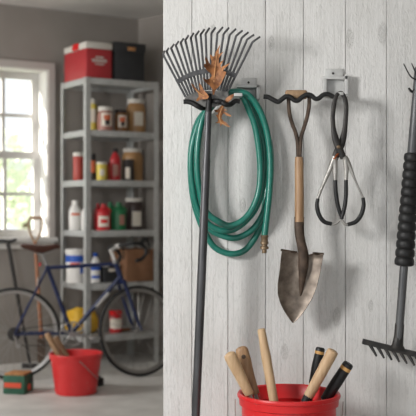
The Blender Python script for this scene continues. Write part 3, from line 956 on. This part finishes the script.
# ------------------------------------------------------------------ board wall: hooks and tools
def build_hooks():
    # hook behind the hose
    t = thing('wall_hook', 'steel wall bracket with black wavy arm holding hose and leaf rake', 'hook', P(246, 92, 0), group='steel tool hooks on the board wall')
    b = BM()
    def plate(px0, px1, y0, y1, o0, o1, bev=.001):
        a, c = P(px0, y1, 0), P(px1, y0, 0)
        box(b, ((a.x + c.x) / 2, -(o0 + o1) / 2, (a.z + c.z) / 2), (c.x - a.x, o1 - o0, c.z - a.z), bevel=bev)
    plate(241, 256, 78, 90, 0, .005); plate(241, 258.5, 88, 101, 0, .006)
    pl = obj('mounting_plate', b, 'zinc', t)
    b = BM(); lathe(b, [(.0035, 0), (.0035, .002), (.002, .003)], P(248.5, 82.5, .005), 10, axis=(0, -1, 0)); obj('screw', b, 'dark_steel', pl)
    b = BM()
    plate(236, 258.5, 86, 89.5, .004, .05); plate(255.5, 259, 87, 101, .004, .05); plate(233, 241, 97.5, 100.5, .004, .118)
    obj('bracket', b, 'zinc', t)
    b = BM(); W1 = [(183.5, 101.8), (188, 101.8), (192.8, 103.3), (198, 106.5), (203, 108.2), (207.5, 105), (211.5, 101.4), (216.5, 101.2), (221.5, 102), (226, 104.6), (230.8, 104.4), (235.5, 101), (240, 101.6)]
    tube(b, catmull([P(x, y, .1335 if x < 199 else .118 if x < 204 else .110 if x < 213 else .1425 if x < 230 else .118) for x, y in W1], 6), [.0068, .0072, .0074, .0072, .0074, .007, .0066], 12)
    obj('rubber_arm', b, 'rubber', t)
    # hook by the shears
    t = thing('wall_hook', 'steel wall bracket with black wavy arm holding shovel and shears', 'hook', P(334, 84, 0), group='steel tool hooks on the board wall')
    b = BM(); plate(325.5, 343, 69, 79, 0, .005); plate(323, 344.5, 77, 97.5, 0, .006)
    pl = obj('mounting_plate', b, 'zinc', t)
    b = BM(); lathe(b, [(.0035, 0), (.0035, .002), (.002, .003)], P(333, 73.4, .005), 10, axis=(0, -1, 0)); obj('screw', b, 'dark_steel', pl)
    b = BM(); plate(322, 346.5, 77.2, 80.4, .005, .030); plate(322, 325.6, 79.6, 96, .005, .030); plate(343.6, 347, 76, 96, .005, .030); plate(322, 347, 95, 97.5, .005, .030)
    plate(333.5, 338.5, 96.2, 99.2, .005, .112)
    obj('bracket', b, 'zinc', t)
    b = BM(); W2 = [(263.6, 96.6), (268, 97), (273, 99.6), (278, 101.8), (282, 99.2), (286, 96.4), (290, 97), (294, 100), (298, 100.6), (302, 97.2), (307, 94.6), (311.5, 95.6), (315, 98.6), (318.6, 98.4), (323, 95), (327.5, 94.2), (332, 96), (336.5, 98.6)]
    tube(b, catmull([P(x, y, .108) for x, y in W2], 6), .0069, 12)
    obj('rubber_arm', b, 'rubber', t)

def build_hose():
    G = [(264.5, 237), (267, 215), (269.5, 190), (270.3, 160), (267, 132), (259, 109), (247.5, 94.5), (236, 91.5), (224, 94), (212, 102),
         (203, 118), (198.4, 140), (197, 165), (199.5, 190), (205.4, 210.8), (220.5, 222.6), (232.3, 225.3), (247.4, 215.9), (258.2, 194), (260.2, 163.7), (255.9, 130), (249, 110),
         (242, 96.5), (233, 92.5), (222, 96), (210, 106), (200, 120), (192.7, 143), (190.6, 165), (193, 190), (197, 207), (205, 221), (220.5, 230.3), (237.3, 227.6), (254.2, 210.8), (262.6, 187.2), (264.3, 150.2), (259.2, 128), (253, 110),
         (244, 97), (234, 93), (221, 98), (209, 110), (201, 122), (195.5, 143), (193.5, 167), (195.5, 192), (201, 214), (209, 228), (221.5, 235.4), (237.3, 237.7), (254.2, 227.6), (265.3, 207.4), (270.3, 180.5), (270.4, 150), (265.3, 128), (257, 108),
         (245.5, 95), (234, 92.6), (220, 98), (207, 110), (197.5, 123), (191.6, 146), (190.6, 170), (193, 197), (199, 219), (206, 234.4), (215, 247.6), (230.6, 253.9), (245.8, 249.5), (258, 232), (264, 210.8), (267, 183), (266.5, 150), (261.5, 124), (254, 106), (244, 97.6), (235, 96.5)]
    n = len(G)
    # layers, front to back
    marks = [(0, .094), (6, .092), (14, .078), (22, .074), (31, .060), (39, .056), (48, .042), (57, .038), (66, .024), (77, .020)]
    pts = []
    for i, (x, y) in enumerate(G):
        for (a, o0), (c, o1) in zip(marks, marks[1:]):
            if a <= i <= c:
                o = o0 + (o1 - o0) * (i - a) / (c - a); break
        pts.append(P(x, y, o))
    t = thing('garden_hose', 'coiled green garden hose hanging on the steel wall bracket', 'hose', P(237, 92, .0))
    b = BM(); tube(b, catmull(pts, 5), .0094, 12); obj('tube', b, 'hose', t)
    b = BM(); a = P(264.6, 235, .094)
    dn = V((-.02, 0, -1)).normalized()
    lathe(b, [(.0098, 0), (.0115, .002), (.0115, .006), (.0100, .008), (.0100, .018), (.012, .020), (.012, .026), (.0085, .028), (.0085, .032), (.0125, .034), (.0128, .040), (.007, .042), (.007, .052), (.005, .053)], a, 18, axis=dn)
    obj('coupling', b, 'brass', t)

def leaf(t_name, label, poly, off, curl, ph, thick=.0012):
    cx = sum(p[0] for p in poly) / len(poly); cy = sum(p[1] for p in poly) / len(poly)
    q = [(190 + x / 4.62, 40 + y / 4.62) for x, y in poly]
    c = P(190 + cx / 4.62, 40 + cy / 4.62, off)
    b = BM()
    vs = [b.verts.new(P(x, y, off)) for x, y in q]
    f = b.faces.new(vs)
    f.normal_update()
    bmesh.ops.triangulate(b, faces=[f])
    bmesh.ops.subdivide_edges(b, edges=b.edges[:], cuts=2, use_grid_fill=False)
    for v in b.verts:
        r = v.co - c
        v.co.y -= curl * (r.x * r.x * 18 + .25 * r.z * r.z * 8) + .005 * noise.noise(V((r.x * 45 + ph, ph, r.z * 45)))
    faces = b.faces[:]
    back = {v: b.verts.new(v.co + V((0, thick, 0))) for v in b.verts[:]}
    rim = [e for e in b.edges if len(e.link_faces) == 1]
    for e in rim: b.faces.new((e.verts[0], e.verts[1], back[e.verts[1]], back[e.verts[0]]))
    for f in faces: b.faces.new([back[v] for v in reversed(f.verts)])
    return b, c

def build_rake():
    t = thing('leaf_rake', 'grey leaf rake with fanned tines caught with dry leaves', 'rake', P(195, 520, .15))
    kinks = [(163.2, 54.8), (166.6, 51.7), (171.2, 48.4), (175.9, 45.5), (180.8, 42.9), (185.4, 40.5), (190.8, 38.1), (195.7, 35.9), (200.7, 34.8), (205.6, 34.2), (211.4, 33.6), (217.3, 33.9), (223.6, 34.3), (229.8, 35.2), (236, 36.3), (241.7, 38.1), (247, 39.8), (252.3, 42.5)]
    tips = [(164.6, 51), (168.6, 48.2), (173.9, 44.3), (178.6, 41.4), (183.6, 38.6), (188.5, 35.4), (193.6, 33.2), (199, 31), (204.4, 29.4), (209.4, 28), (215.5, 27.5), (222.8, 27.3), (228.9, 27.7), (235.8, 28.9), (242.4, 30.6), (248.3, 32.3), (253.9, 34.8), (260, 36.8)]
    n = len(tips)
    for i, ((kx, ky), (tx, ty)) in enumerate(zip(kinks, tips)):
        f = i / (n - 1)
        bx = 185.6 + 41.8 * f; by = 97 - 5 * f - 4.2 * math.sin(f * PI)
        pts = [P(bx, by, .126), P(bx + (kx - bx) * .5, by + (ky - by) * .5, .132), P(bx + (kx - bx) * .93, by + (ky - by) * .93, .135), P(kx, ky, .137), P(kx + (tx - kx) * .3, ky + (ty - ky) * .34, .141), P(tx, ty, .160)]
        b = BM(); tube(b, catmull(pts, 4), [.0034, .0033, .0032, .0032, .0030], 6, .55, (0, 1, 0))
        obj('tine', b, 'rake_steel', t)
    # curved brace across the tines
    b = BM()
    arc = [(176.5, 82.5), (184, 78), (193, 74), (203, 71.5), (213, 70.8), (222, 71.6), (230, 73.5), (236.5, 76.2)]
    tube(b, catmull([P(x, y, .137) for x, y in arc], 4), .0068, 4, .28, (0, 1, 0), rect=True); obj('brace', b, 'rake_steel', t)
    b = BM()
    prism(b, [(184.2, 98.8), (187, 95.5), (194, 92.5), (202, 91), (212, 90.5), (221, 90.5), (228, 91.2), (229, 96), (223, 104), (214, 107.4), (204, 107), (196, 104.5), (189, 101.6)], .118, .128, lambda x, y, l: P(x, y, l), .0015)
    obj('head_plate', b, 'plate_steel', t)
    b = BM()
    a = P(209.6, 94, .136); c = P(208.2, 118, .138)
    tube(b, [a, P(208.9, 104, .137), c], [.0060, .0088, .0096], 14); obj('socket', b, 'rubber', t)
    b = BM()
    k = P(208.4, 112, .138); e = P(195.7, 416, .150); e2 = k + (e - k) * 1.36
    tube(b, [k, k.lerp(e, .1), k.lerp(e, .15), k.lerp(e, .16), k.lerp(e, .55), e, e2], [.0096, .0100, .0106, .0114, .0128, .0122, .0122], 18); obj('pole', b, 'rake_pole', t)
    # leaves
    def zz(pts, ox, oy, k): return [((ox + x / k - 190) * 4.62, (oy + y / k - 40) * 4.62) for x, y in pts]
    big = zz([(160, 20), (142, 48), (127, 72), (123, 98), (108, 106), (84, 88), (90, 116), (98, 142), (92, 166), (84, 158), (70, 132), (52, 106), (50, 134), (60, 160), (42, 166), (46, 186), (62, 206), (88, 224), (100, 244), (84, 264), (62, 274), (34, 260), (44, 286), (62, 302), (84, 316), (100, 338), (106, 380), (116, 380), (124, 350), (146, 326), (166, 302), (180, 268), (196, 242), (202, 220), (186, 212), (176, 216), (184, 198), (206, 180), (234, 158), (186, 174), (166, 184), (162, 172), (174, 152), (188, 128), (162, 144), (150, 156), (148, 138), (150, 118), (162, 100), (184, 72), (160, 84), (150, 88), (150, 60)], 198, 42, 7.17)
    left = zz([(95, 75), (120, 130), (150, 165), (195, 210), (205, 255), (180, 290), (165, 310), (180, 325), (215, 305), (260, 295), (320, 300), (345, 270), (330, 235), (290, 190), (265, 150), (240, 100), (212, 62), (210, 110), (225, 160), (215, 180), (185, 160), (150, 125), (125, 95)], 184, 78, 13.87)
    low = zz([(120, 185), (100, 205), (60, 210), (75, 230), (105, 235), (100, 260), (75, 258), (95, 285), (105, 310), (100, 330), (72, 345), (100, 347), (125, 345), (130, 388), (150, 350), (170, 358), (238, 396), (215, 368), (190, 342), (160, 322), (140, 295), (145, 265), (165, 240), (190, 265), (242, 282), (235, 262), (205, 245), (180, 230), (165, 215), (205, 215), (180, 200), (160, 185), (180, 160), (205, 135), (238, 105), (262, 78), (266, 50), (240, 55), (200, 76), (172, 110), (160, 145), (130, 170)], 208, 90, 10.4)
    for (poly, lab, off, curl, ph, vein) in (
            (big, 'largest brown oak leaf caught upright in the rake tines', .146, 1.0, 1.3, zz([(156, 32), (136, 90), (126, 160), (118, 240), (112, 320), (112, 376)], 198, 42, 7.17)),
            (left, 'small brown oak leaf on the left of rake head', .142, 1.2, 4.1, zz([(105, 92), (170, 165), (240, 225), (340, 268)], 184, 78, 13.87)),
            (low, 'ragged brown oak leaf dangling below the rake head', .1315, 1.0, 7.7, zz([(255, 62), (190, 130), (145, 190), (122, 270), (135, 335), (215, 382)], 208, 90, 10.4))):
        b, c = leaf('oak_leaf', lab, poly, off, curl, ph)
        o = thing('oak_leaf', lab, 'leaf', c, group='dry oak leaves on the rake')
        obj('blade', b, 'leaf', o, sharp=60)
        b = BM(); tube(b, catmull([P(190 + x / 4.62, 40 + y / 4.62, off + .0035) for x, y in vein], 5), [.0008, .0013, .0017], 6); obj('midrib', b, 'vein', o)

def build_shovel():
    t = thing('spade', 'short rusty shovel with wooden D-handle hanging on black wavy arm', 'shovel', P(294, 322, .05))
    oz = .094
    b = BM()
    rod(b, P(285, 94.6, oz), P(307.5, 94.6, oz), .0135, .0135, 16, .006)
    obj('grip', b, 'wood_grey', t)
    b = BM()
    l1 = [(288.6, 95), (288.6, 103), (289.6, 114), (292.3, 124), (295.4, 132), (297.6, 142), (298.2, 158)]
    l2 = [(309.2, 95), (309.2, 104), (307.6, 115), (304.8, 125), (302, 134), (300.4, 142), (299.8, 158)]
    for l in (l1, l2):
        tube(b, catmull([P(x, y, oz) for x, y in l], 5), .0058, 10, 1.3, (0, 1, 0))
    obj('handle_strap', b, 'rust', t)
    b = BM(); tube(b, [P(299, 157, oz), P(299, 163, oz), P(299.4, 190, .095), P(299.2, 222, .097)], [.0112, .0126, .0132, .0136], 14); obj('shaft', b, 'wood_warm', t)
    # blade
    b = BM()
    A_ = [(0, (281.8, 250.5), (323.6, 254.2)), (.12, (280.6, 259), (322.3, 262)), (.3, (279.6, 270), (320.2, 274)), (.5, (277.6, 284), (316.6, 288)), (.66, (277.6, 294), (312.6, 298)), (.8, (280, 303), (307.4, 307)), (.9, (284.2, 311.5), (302.5, 314)), (.96, (288.2, 317.5), (298.4, 319)), (1.0, (292.2, 322.8), (293.8, 323))]
    nu, nv = 17, 33
    grid = []
    for j in range(nv):
        v = j / (nv - 1)
        for (a, b_) in zip(A_, A_[1:]):
            if a[0] <= v <= b_[0] + 1e-9:
                f = (v - a[0]) / (b_[0] - a[0])
                Lp = V(a[1]).lerp(V(b_[1]), f); Rp = V(a[2]).lerp(V(b_[2]), f); break
        row = []
        for i in range(nu):
            u = i / (nu - 1)
            q = Lp.lerp(Rp, u)
            s = 2 * u - 1
            wd = (Rp.x - Lp.x) / 42
            off = .080 + .020 * s * s * wd + .010 * (1 - v) * 0 - .006 * v
            # raised rib (frog) fading towards the point
            k = max(0, 1 - v / .66)
            rc = .02 + .04 * v
            off += .016 * k * math.exp(-((s - rc) / (.10 + .12 * k)) ** 2)
            # rolled step on the top edge
            if v < .05: off += .004 * (1 - v / .05)
            dy = (math.exp(-((s - .05) / .3) ** 2)) * (3.0 if j == 0 else 0)
            row.append(b.verts.new(P(q.x, q.y + dy, off)))
        grid.append(row)
    for j in range(nv - 1):
        for i in range(nu - 1):
            b.faces.new((grid[j][i], grid[j][i + 1], grid[j + 1][i + 1], grid[j + 1][i]))
    bmesh.ops.recalc_face_normals(b, faces=b.faces)
    bmesh.ops.solidify(b, geom=b.faces[:], thickness=.0022)
    bl = obj('blade', b, 'shovel', t)
    b = BM()
    for (x0, y0, x1, y1) in ((281.2, 250, 297, 252.6), (313, 253.2, 323.8, 254)):
        rod(b, P(x0, y0, .102), P((x0 + x1) / 2, (y0 + y1) / 2, .090 if x0 < 300 else .096), .0036, .0036, 8)
        rod(b, P((x0 + x1) / 2, (y0 + y1) / 2, .090 if x0 < 300 else .096), P(x1, y1, .086 if x0 < 300 else .100), .0036, .0036, 8)
    obj('step', b, 'rust', bl)
    b = BM()
    tube(b, catmull([P(299.2, 217, .097), P(299.4, 232, .098), P(301.2, 243, .098), P(303.4, 254, .095), P(303.4, 266, .092), P(302, 281, .086), P(300.6, 296, .078)], 5), [.0146, .0140, .0135, .0150, .0150, .0095, .003], 14, .75, (0, 1, 0))
    obj('socket', b, 'rust', t)

def build_shears():
    t = thing('garden_shears', 'old hand shears with black grips hanging from the steel bracket', 'shears', P(341, 222, .1))
    o1, o2 = .104, .113
    # dark curved upper arms meeting in a loop over the bracket
    la = [(338.4, 93.2), (335.8, 97), (333.8, 106), (332.8, 117), (333.4, 128), (335.6, 139), (339, 148), (343.6, 158.5)]
    ra = [(338.2, 93.4), (341.6, 93.2), (345, 99), (346.2, 108), (345.6, 120), (344.4, 132), (341.5, 144), (337, 153), (334.2, 160)]
    for l, o, nm in ((la, o2, 'blade'), (ra, o1, 'blade')):
        b = BM(); tube(b, catmull([P(x, y, o) for x, y in l], 6), [.0052, .0064, .0068, .0066, .0072, .0100, .0112, .0092], 10, .55, (0, 1, 0)); obj(nm, b, 'dark_steel', t)
    b = BM(); lathe(b, [(.0058, -.018), (.0058, -.006), (.0055, 0), (.003, .002)], P(338.6, 147, .119), 12, axis=(0, -1, 0)); obj('pivot', b, 'brass', t)
    b = BM()
    pts = []
    for k in range(49):
        a = k / 48 * 8 * PI
        c = P(334 + 4 * k / 48, 153.5 + 5.5 * (1 - k / 48), .116)
        pts.append(c + V((.0035 * math.cos(a), .0035 * math.sin(a), 0)))
    tube(b, pts, .0012, 5); obj('spring', b, 'copper', t)
    # steel handles: outer limb, loop, inner limb
    hl_out = [(335, 157), (332.6, 163), (327, 176), (320.5, 191), (317.8, 198.5)]
    hl_grip = [(317.8, 198.5), (317, 206), (319.2, 215), (324, 221.6), (331.6, 224)]
    hl_end = [(331.6, 224), (336, 223.4), (339.4, 220.6)]
    hl_in = [(334.4, 159), (335.2, 168), (335.3, 180)]
    hl_ing = [(335.3, 180), (335.8, 192), (337.6, 204), (340.4, 214), (342.6, 219)]
    hr_out = [(344.2, 157), (348.5, 164), (355.5, 181), (363, 197.6)]
    hr_grip = [(363, 197.6), (363.6, 206), (360.8, 215.5), (355.4, 222), (347.6, 224.6)]
    hr_end = [(347.6, 224.6), (344.4, 223.6), (341.4, 219.6)]
    hr_in = [(345.6, 158), (346.3, 168), (346, 180)]
    hr_ing = [(346, 180), (346, 194), (344.8, 206), (342.6, 215), (341, 219.4)]
    for side, (oo, og, oe, ii, ig), o in (('left', (hl_out, hl_grip, hl_end, hl_in, hl_ing), o1 + .001), ('right', (hr_out, hr_grip, hr_end, hr_in, hr_ing), o2 - .001)):
        thin = .0044 if side == 'left' else .0030
        b = BM()
        tube(b, catmull([P(x, y, o) for x, y in oo], 5), [.0098, .0072, thin, thin], 10, .8, (0, 1, 0))
        tube(b, catmull([P(x, y, o) for x, y in oo[-1:] + og[1:] + oe[1:]], 5), [thin, .0042, .0042, .0040], 10)
        tube(b, catmull([P(x, y, o) for x, y in ii], 5), [.0092, .0076, .0054], 10, .8, (0, 1, 0))
        tube(b, catmull([P(x, y, o) for x, y in ig], 5), [.004, .0036], 10)
        h = obj('handle', b, 'steel', t)
        for g, rr in ((og, [.0052, .0064, .0064, .0056]), (ig, [.0058, .0062, .0060, .0044])):
            b = BM(); tube(b, catmull([P(x, y, o) for x, y in g], 5), rr, 12); obj('grip', b, 'rubber', h)

def build_bow_rake():
    def C(y):   # axis of the shaft
        return 399.2 + (y - 330) * (418.4 - 399.2) / (75 - 330)
    def O(y):
        return .066 + (330 - y) * .00004
    t = thing('bow_rake', 'black garden rake with ribbed rubber grip at right edge', 'rake', P(392, 355, .05))
    b = BM(); rod(b, P(C(340), 340, O(340)), P(C(262), 262, O(262)), .0124, .0124, 16); 
    obj('lower_shaft', b, 'gunmetal', t)
    b = BM(); rod(b, P(C(156), 156, O(156)), P(C(66), 66, O(66)), .0158, .0128, 16, .01); obj('upper_shaft', b, 'gunmetal', t)
    b = BM()
    p0, p1 = P(C(266), 266, O(266)), P(C(153), 153, O(153))
    nr = 13
    pts, rad = [], []
    for k in range(nr * 8 + 1):
        f = k / (nr * 8)
        r0 = .0250 - .0048 * f
        pts.append(p0.lerp(p1, f)); rad.append(r0 + .0042 * abs(math.sin(f * nr * PI)) ** .6)
    rad[0] *= .8; rad[-1] *= .8
    tube(b, pts, rad, 22); obj('ribbed_grip', b, 'rubber', t)
    b = BM(); tube(b, [P(C(323), 323, O(323)), P(C(325), 325, O(325)), P(C(336), 336, .066), P(397.6, 345, .066), P(397, 349, .066)], [.0126, .0138, .0142, .017, .026], 14, .8, (0, 1, 0)); obj('socket', b, 'dark_steel', t)
    # head bar
    s = (354.4 - 341.4) / (416 - 363)
    hb = lambda x: 341.4 + (x - 363) * s
    b = BM(); tube(b, [P(x, hb(x), .066) for x in (362.6, 364.5, 380, 400, 420, 436, 437.5)], [.0072, .0078, .0078, .0078, .0078, .0078, .0072], 4, .9, (0, 1, 0), rect=True)
    obj('head_bar', b, 'dark_steel', t)
    for k in range(9):
        x = 369.3 + k * 7.6
        y = hb(x) + 1
        b = BM(); tube(b, catmull([P(x, y, .067), P(x + 3.6, y + 5.8, .074), P(x + 7.2, y + 12.4, .084)], 4), [.0050, .0046, .0028], 8, .8, (0, 1, 0)); obj('tooth', b, 'dark_steel', t)
    # wire prongs at the upper end
    for pts in ([(403.6, 63.6), (407, 70.5), (410.6, 76.4), (414.5, 79), (418, 80)], [(411.6, 63.2), (413.8, 68.4), (416, 74), (417.4, 78)], [(424, 64), (422, 70), (419.6, 76), (418.6, 79)]):
        b = BM(); tube(b, catmull([P(x, y, .098 - .001 * i * 3) for i, (x, y) in enumerate(pts)], 4), [.0016, .0022, .0028], 8); obj('prong', b, 'dark_steel', t)
    # small peg carrying it
    t = thing('wall_peg', 'small black hooked peg on the boards holding the black rake', 'hook', P(412, 92, 0))
    b = BM(); rod(b, P(418, 93.5, 0), P(418, 93.5, .043), .0042, .0042, 10); tube(b, catmull([P(418, 93.4, .03), P(414, 92.4, .05), P(411, 91.2, .075), P(409.2, 88.6, .094)], 5), [.0042, .004, .0034], 10)
    obj('peg', b, 'black', t)
    b = BM(); lathe(b, [(.011, 0), (.011, .003), (.009, .005)], P(418, 93.5, 0), 14, axis=(0, -1, 0)); obj('base_plate', b, 'black', t)

def build_front_bucket():
    off = .25; d = 3 - off
    c = P(288.8, 392.3, off)
    rt = 50.2 / F * d; h = .275; rb = rt * .78
    base = V((c.x, c.y, c.z - h))
    t = thing('bucket', 'large red bucket full of tool handles before the board wall', 'bucket', base)
    b = BM(); 
    prof = [(rb * .96, 0), (rb, .004), (rb + (rt - rb) * .72, h * .80), (rt - .009, h * .875), (rt - .002, h * .885), (rt - .001, h * .93), (rt, h - .013), (rt + .003, h - .011), (rt + .004, h - .006), (rt + .002, h - .001), (rt - .003, h),
            (rt - .008, h - .003), (rt - .012, h * .9), (rt - .020, h * .86), (rb + (rt - rb) * .72 - .004, h * .78), (rb - .004, .008), (rb * .9, .006)]
    lathe(b, prof, base, 72)
    pail = obj('pail', b, 'bucket', t)
    b = BM(); bail(b, base, rt, h - .022, 1.2, .17, .0016, -.12); obj('bail_handle', b, 'wire', t)
    zb = base.z + .012
    def axis(p0, p1, depth=.20):
        a, e = P(*p0), P(*p1)
        dr = (e - a).normalized()
        k = (a.z - zb) / -dr.z
        return a, e, dr, a + dr * k
    G = 'wooden and black handles in the red bucket'
    # flat pale handle, hand fork
    a, e, dr, end = axis((228.6, 352.5, .285), (249.2, 394, .272))
    t = thing('hand_trowel', 'leftmost pale wooden trowel handle in the large red bucket', 'trowel', end, group=G)
    Ln = (e - a).length
    prof = [.006, .0155, .0178, .0172, .0156, .0142, .0138, .0130]
    b = BM(); tube(b, catmull([a + dr * (Ln * f) for f in (0, .04, .12, .3, .5, .75, .93, 1.0)], 3), prof, 16, .8, (0, 1, 0)); obj('grip', b, 'wood_pale', t)
    b = BM(); rod(b, e - dr * .01, end, .0058, .0056, 8); obj('tang', b, 'steel', t)
    # second handle behind it, with a hanging hole
    a, e, dr, end = axis((240.5, 346.6, .232), (255.4, 394, .238))
    t = thing('hand_fork', 'brown wooden handle with hanging hole behind the leftmost trowel', 'fork', end, group=G)
    Ln = (e - a).length
    b = BM(); tube(b, catmull([a + dr * (Ln * f) for f in (0, .03, .1, .3, .55, .8, 1.0)], 3), [.006, .0145, .0182, .0178, .0140, .0124, .0120], 16, .7, (0, 1, 0)); 
    g = obj('grip', b, 'wood_warm', t)
    q = a + dr * (Ln * .2)
    b = BM(); lathe(b, [(.006, 0), (.006, .0135), (.0052, .0142)], q, 14, axis=(0, -1, 0)); obj('hanging_hole', b, 'rust', g)
    b = BM(); rod(b, e - dr * .012, end, .0058, .0056, 8); obj('tang', b, 'steel', t)
    # straight pale handle
    a, e, dr, end = axis((261.2, 328.6, .29), (274, 402, .31))
    t = thing('hand_tool', 'tall straight pale wooden handle standing in the large red bucket', 'tool', end, group=G)
    Ln = (e - a).length
    b = BM(); tube(b, catmull([a + dr * (Ln * f) for f in (0, .015, .05, .3, .6, 1.0)], 3), [.008, .0102, .0108, .0114, .0135, .0126, .0122], 16); obj('grip', b, 'wood_pale', t)
    b = BM(); rod(b, e - dr * .01, end, .0085, .008, 10); obj('shank', b, 'dark_steel', t)
    def black_handle(p0, p1, r, lab):
        a, e, dr, end = axis(p0, p1)
        t = thing('hand_tool', lab, 'tool', end, group=G)
        Ln = (e - a).length
        b = BM(); tube(b, catmull([a + dr * (Ln * f) for f in (.17, .2, .5, .8, 1.0)], 3), [r * .9, r, r * 1.06, r, r * .92], 16); obj('grip', b, 'rubber', t)
        b = BM(); rod(b, a + dr * (Ln * .10), a + dr * (Ln * .18), r * 1.02, r * 1.02, 16); obj('orange_band', b, 'orange', t)
        b = BM(); tube(b, [a, a + dr * .002, a + dr * (Ln * .05), a + dr * (Ln * .11)], [r * .75, r * .92, r, r * 1.0], 16); obj('end_cap', b, 'black', t)
        b = BM(); rod(b, e - dr * .01, end, r * .62, r * .6, 10); obj('shank', b, 'wood_warm', t)
    black_handle((320.6, 347.5, .185), (313, 384, .19), .0132, 'black handle with orange band behind the slanted pale handle')
    black_handle((349, 363.2, .27), (325, 400, .255), .0152, 'black handle with orange band leaning over the right rim')
    a, e, dr, end = axis((333.6, 350, .30), (306.5, 400, .285))
    t = thing('hand_tool', 'slanted pale wooden handle between two black ones in bucket', 'tool', end, group=G)
    Ln = (e - a).length
    b = BM(); tube(b, catmull([a + dr * (Ln * f) for f in (0, .02, .07, .3, .6, .85, .93)], 3), [.009, .0146, .0160, .0158, .0150, .0140, .0136], 16); obj('grip', b, 'wood_pale', t)
    b = BM(); rod(b, a + dr * (Ln * .92), a + dr * (Ln * 1.05), .0138, .0125, 14); obj('ferrule', b, 'black', t)
    b = BM(); rod(b, a + dr * Ln, end, .007, .007, 8); obj('tang', b, 'steel', t)
    # low stool under the bucket
    t = thing('stool', 'low wooden stool carrying the large red bucket', 'stool', (base.x, base.y, 0))
    b = BM(); lathe(b, [(.155, base.z - .03), (.16, base.z - .025), (.16, base.z - .004), (.156, base.z)], (base.x, base.y, 0), 40); obj('seat', b, 'stool', t)
    for k in range(4):
        an = PI / 4 + k * PI / 2
        b = BM(); rod(b, V((base.x + .10 * math.cos(an), base.y + .10 * math.sin(an), base.z - .028)), V((base.x + .15 * math.cos(an), base.y + .15 * math.sin(an), 0)), .015, .013, 12); obj('leg', b, 'stool', t)

# ------------------------------------------------------------------ light, camera
def build_light():
    w = D.worlds.new('sky'); SC.world = w; w.use_nodes = True
    bg = w.node_tree.nodes['Background']
    bg.inputs['Color'].default_value = (.93, .97, 1.0, 1)
    bg.inputs['Strength'].default_value = 1.28
    def area(name, loc, target, sx, sy, power, col):
        l = D.lights.new(name, 'AREA'); l.shape = 'RECTANGLE'; l.size = sx; l.size_y = sy; l.energy = power; l.color = col
        o = D.objects.new(name, l); o.location = loc
        o.rotation_euler = (V(target) - V(loc)).to_track_quat('-Z', 'Y').to_euler()
        COL.objects.link(o); return o
    area('added_key_light', (-1.75, -1.75, 1.86), (.3, 0, 1.25), .46, .48, 62, (1, .99, .975))  # unseen area light added at front left, standing in for daylight
    area('added_back_fill', (-3.5, 2.9, 1.9), (-.7, 4.6, 1.0), 1.2, 1.5, 75, (1, .98, .95))  # out-of-view area light added to brighten shelves, bicycle and floor
    s = D.lights.new('sun', 'SUN'); s.energy = 12.5; s.angle = math.radians(1.0); s.color = (1, .96, .9)
    o = D.objects.new('sun', s); COL.objects.link(o)
    dr = V((UX, UY, 0)) * .86 - V((-UY, UX, 0)) * .34 + V((0, 0, -.5))
    o.rotation_euler = dr.to_track_quat('-Z', 'Y').to_euler()
    o.location = (-6, 8, 6)

def build_camera():
    c = D.cameras.new('camera'); o = D.objects.new('camera', c); COL.objects.link(o)
    o.location = (0, -3, CAMZ); o.rotation_euler = (PI / 2, 0, 0)
    c.sensor_fit = 'HORIZONTAL'; c.sensor_width = 36; c.lens = 36 * F / 416
    c.clip_start = .05; c.clip_end = 200
    c.dof.use_dof = True; c.dof.focus_distance = 2.92; c.dof.aperture_fstop = c.lens / 1000 / .015
    SC.camera = o

setup_materials()
build_room()
tree(-12, 15, 2.5, 1, 'leafy garden tree whitened by painted glare, seen through left window panes')
tree(24, 22, 2.2, 2, 'leafy garden tree whitened by painted glare, seen through right window panes')
build_shelves()
build_shelf_load()
build_bike()
build_floor_things()
build_hooks()
build_hose()
build_rake()
build_shovel()
build_shears()
build_bow_rake()
build_front_bucket()
build_light()
build_camera()
SC.view_settings.view_transform = 'Standard'
SC.view_settings.look = 'None'
SC.view_settings.exposure = 0.0
SC.view_settings.gamma = 1.0
SC.view_settings.use_curve_mapping = False
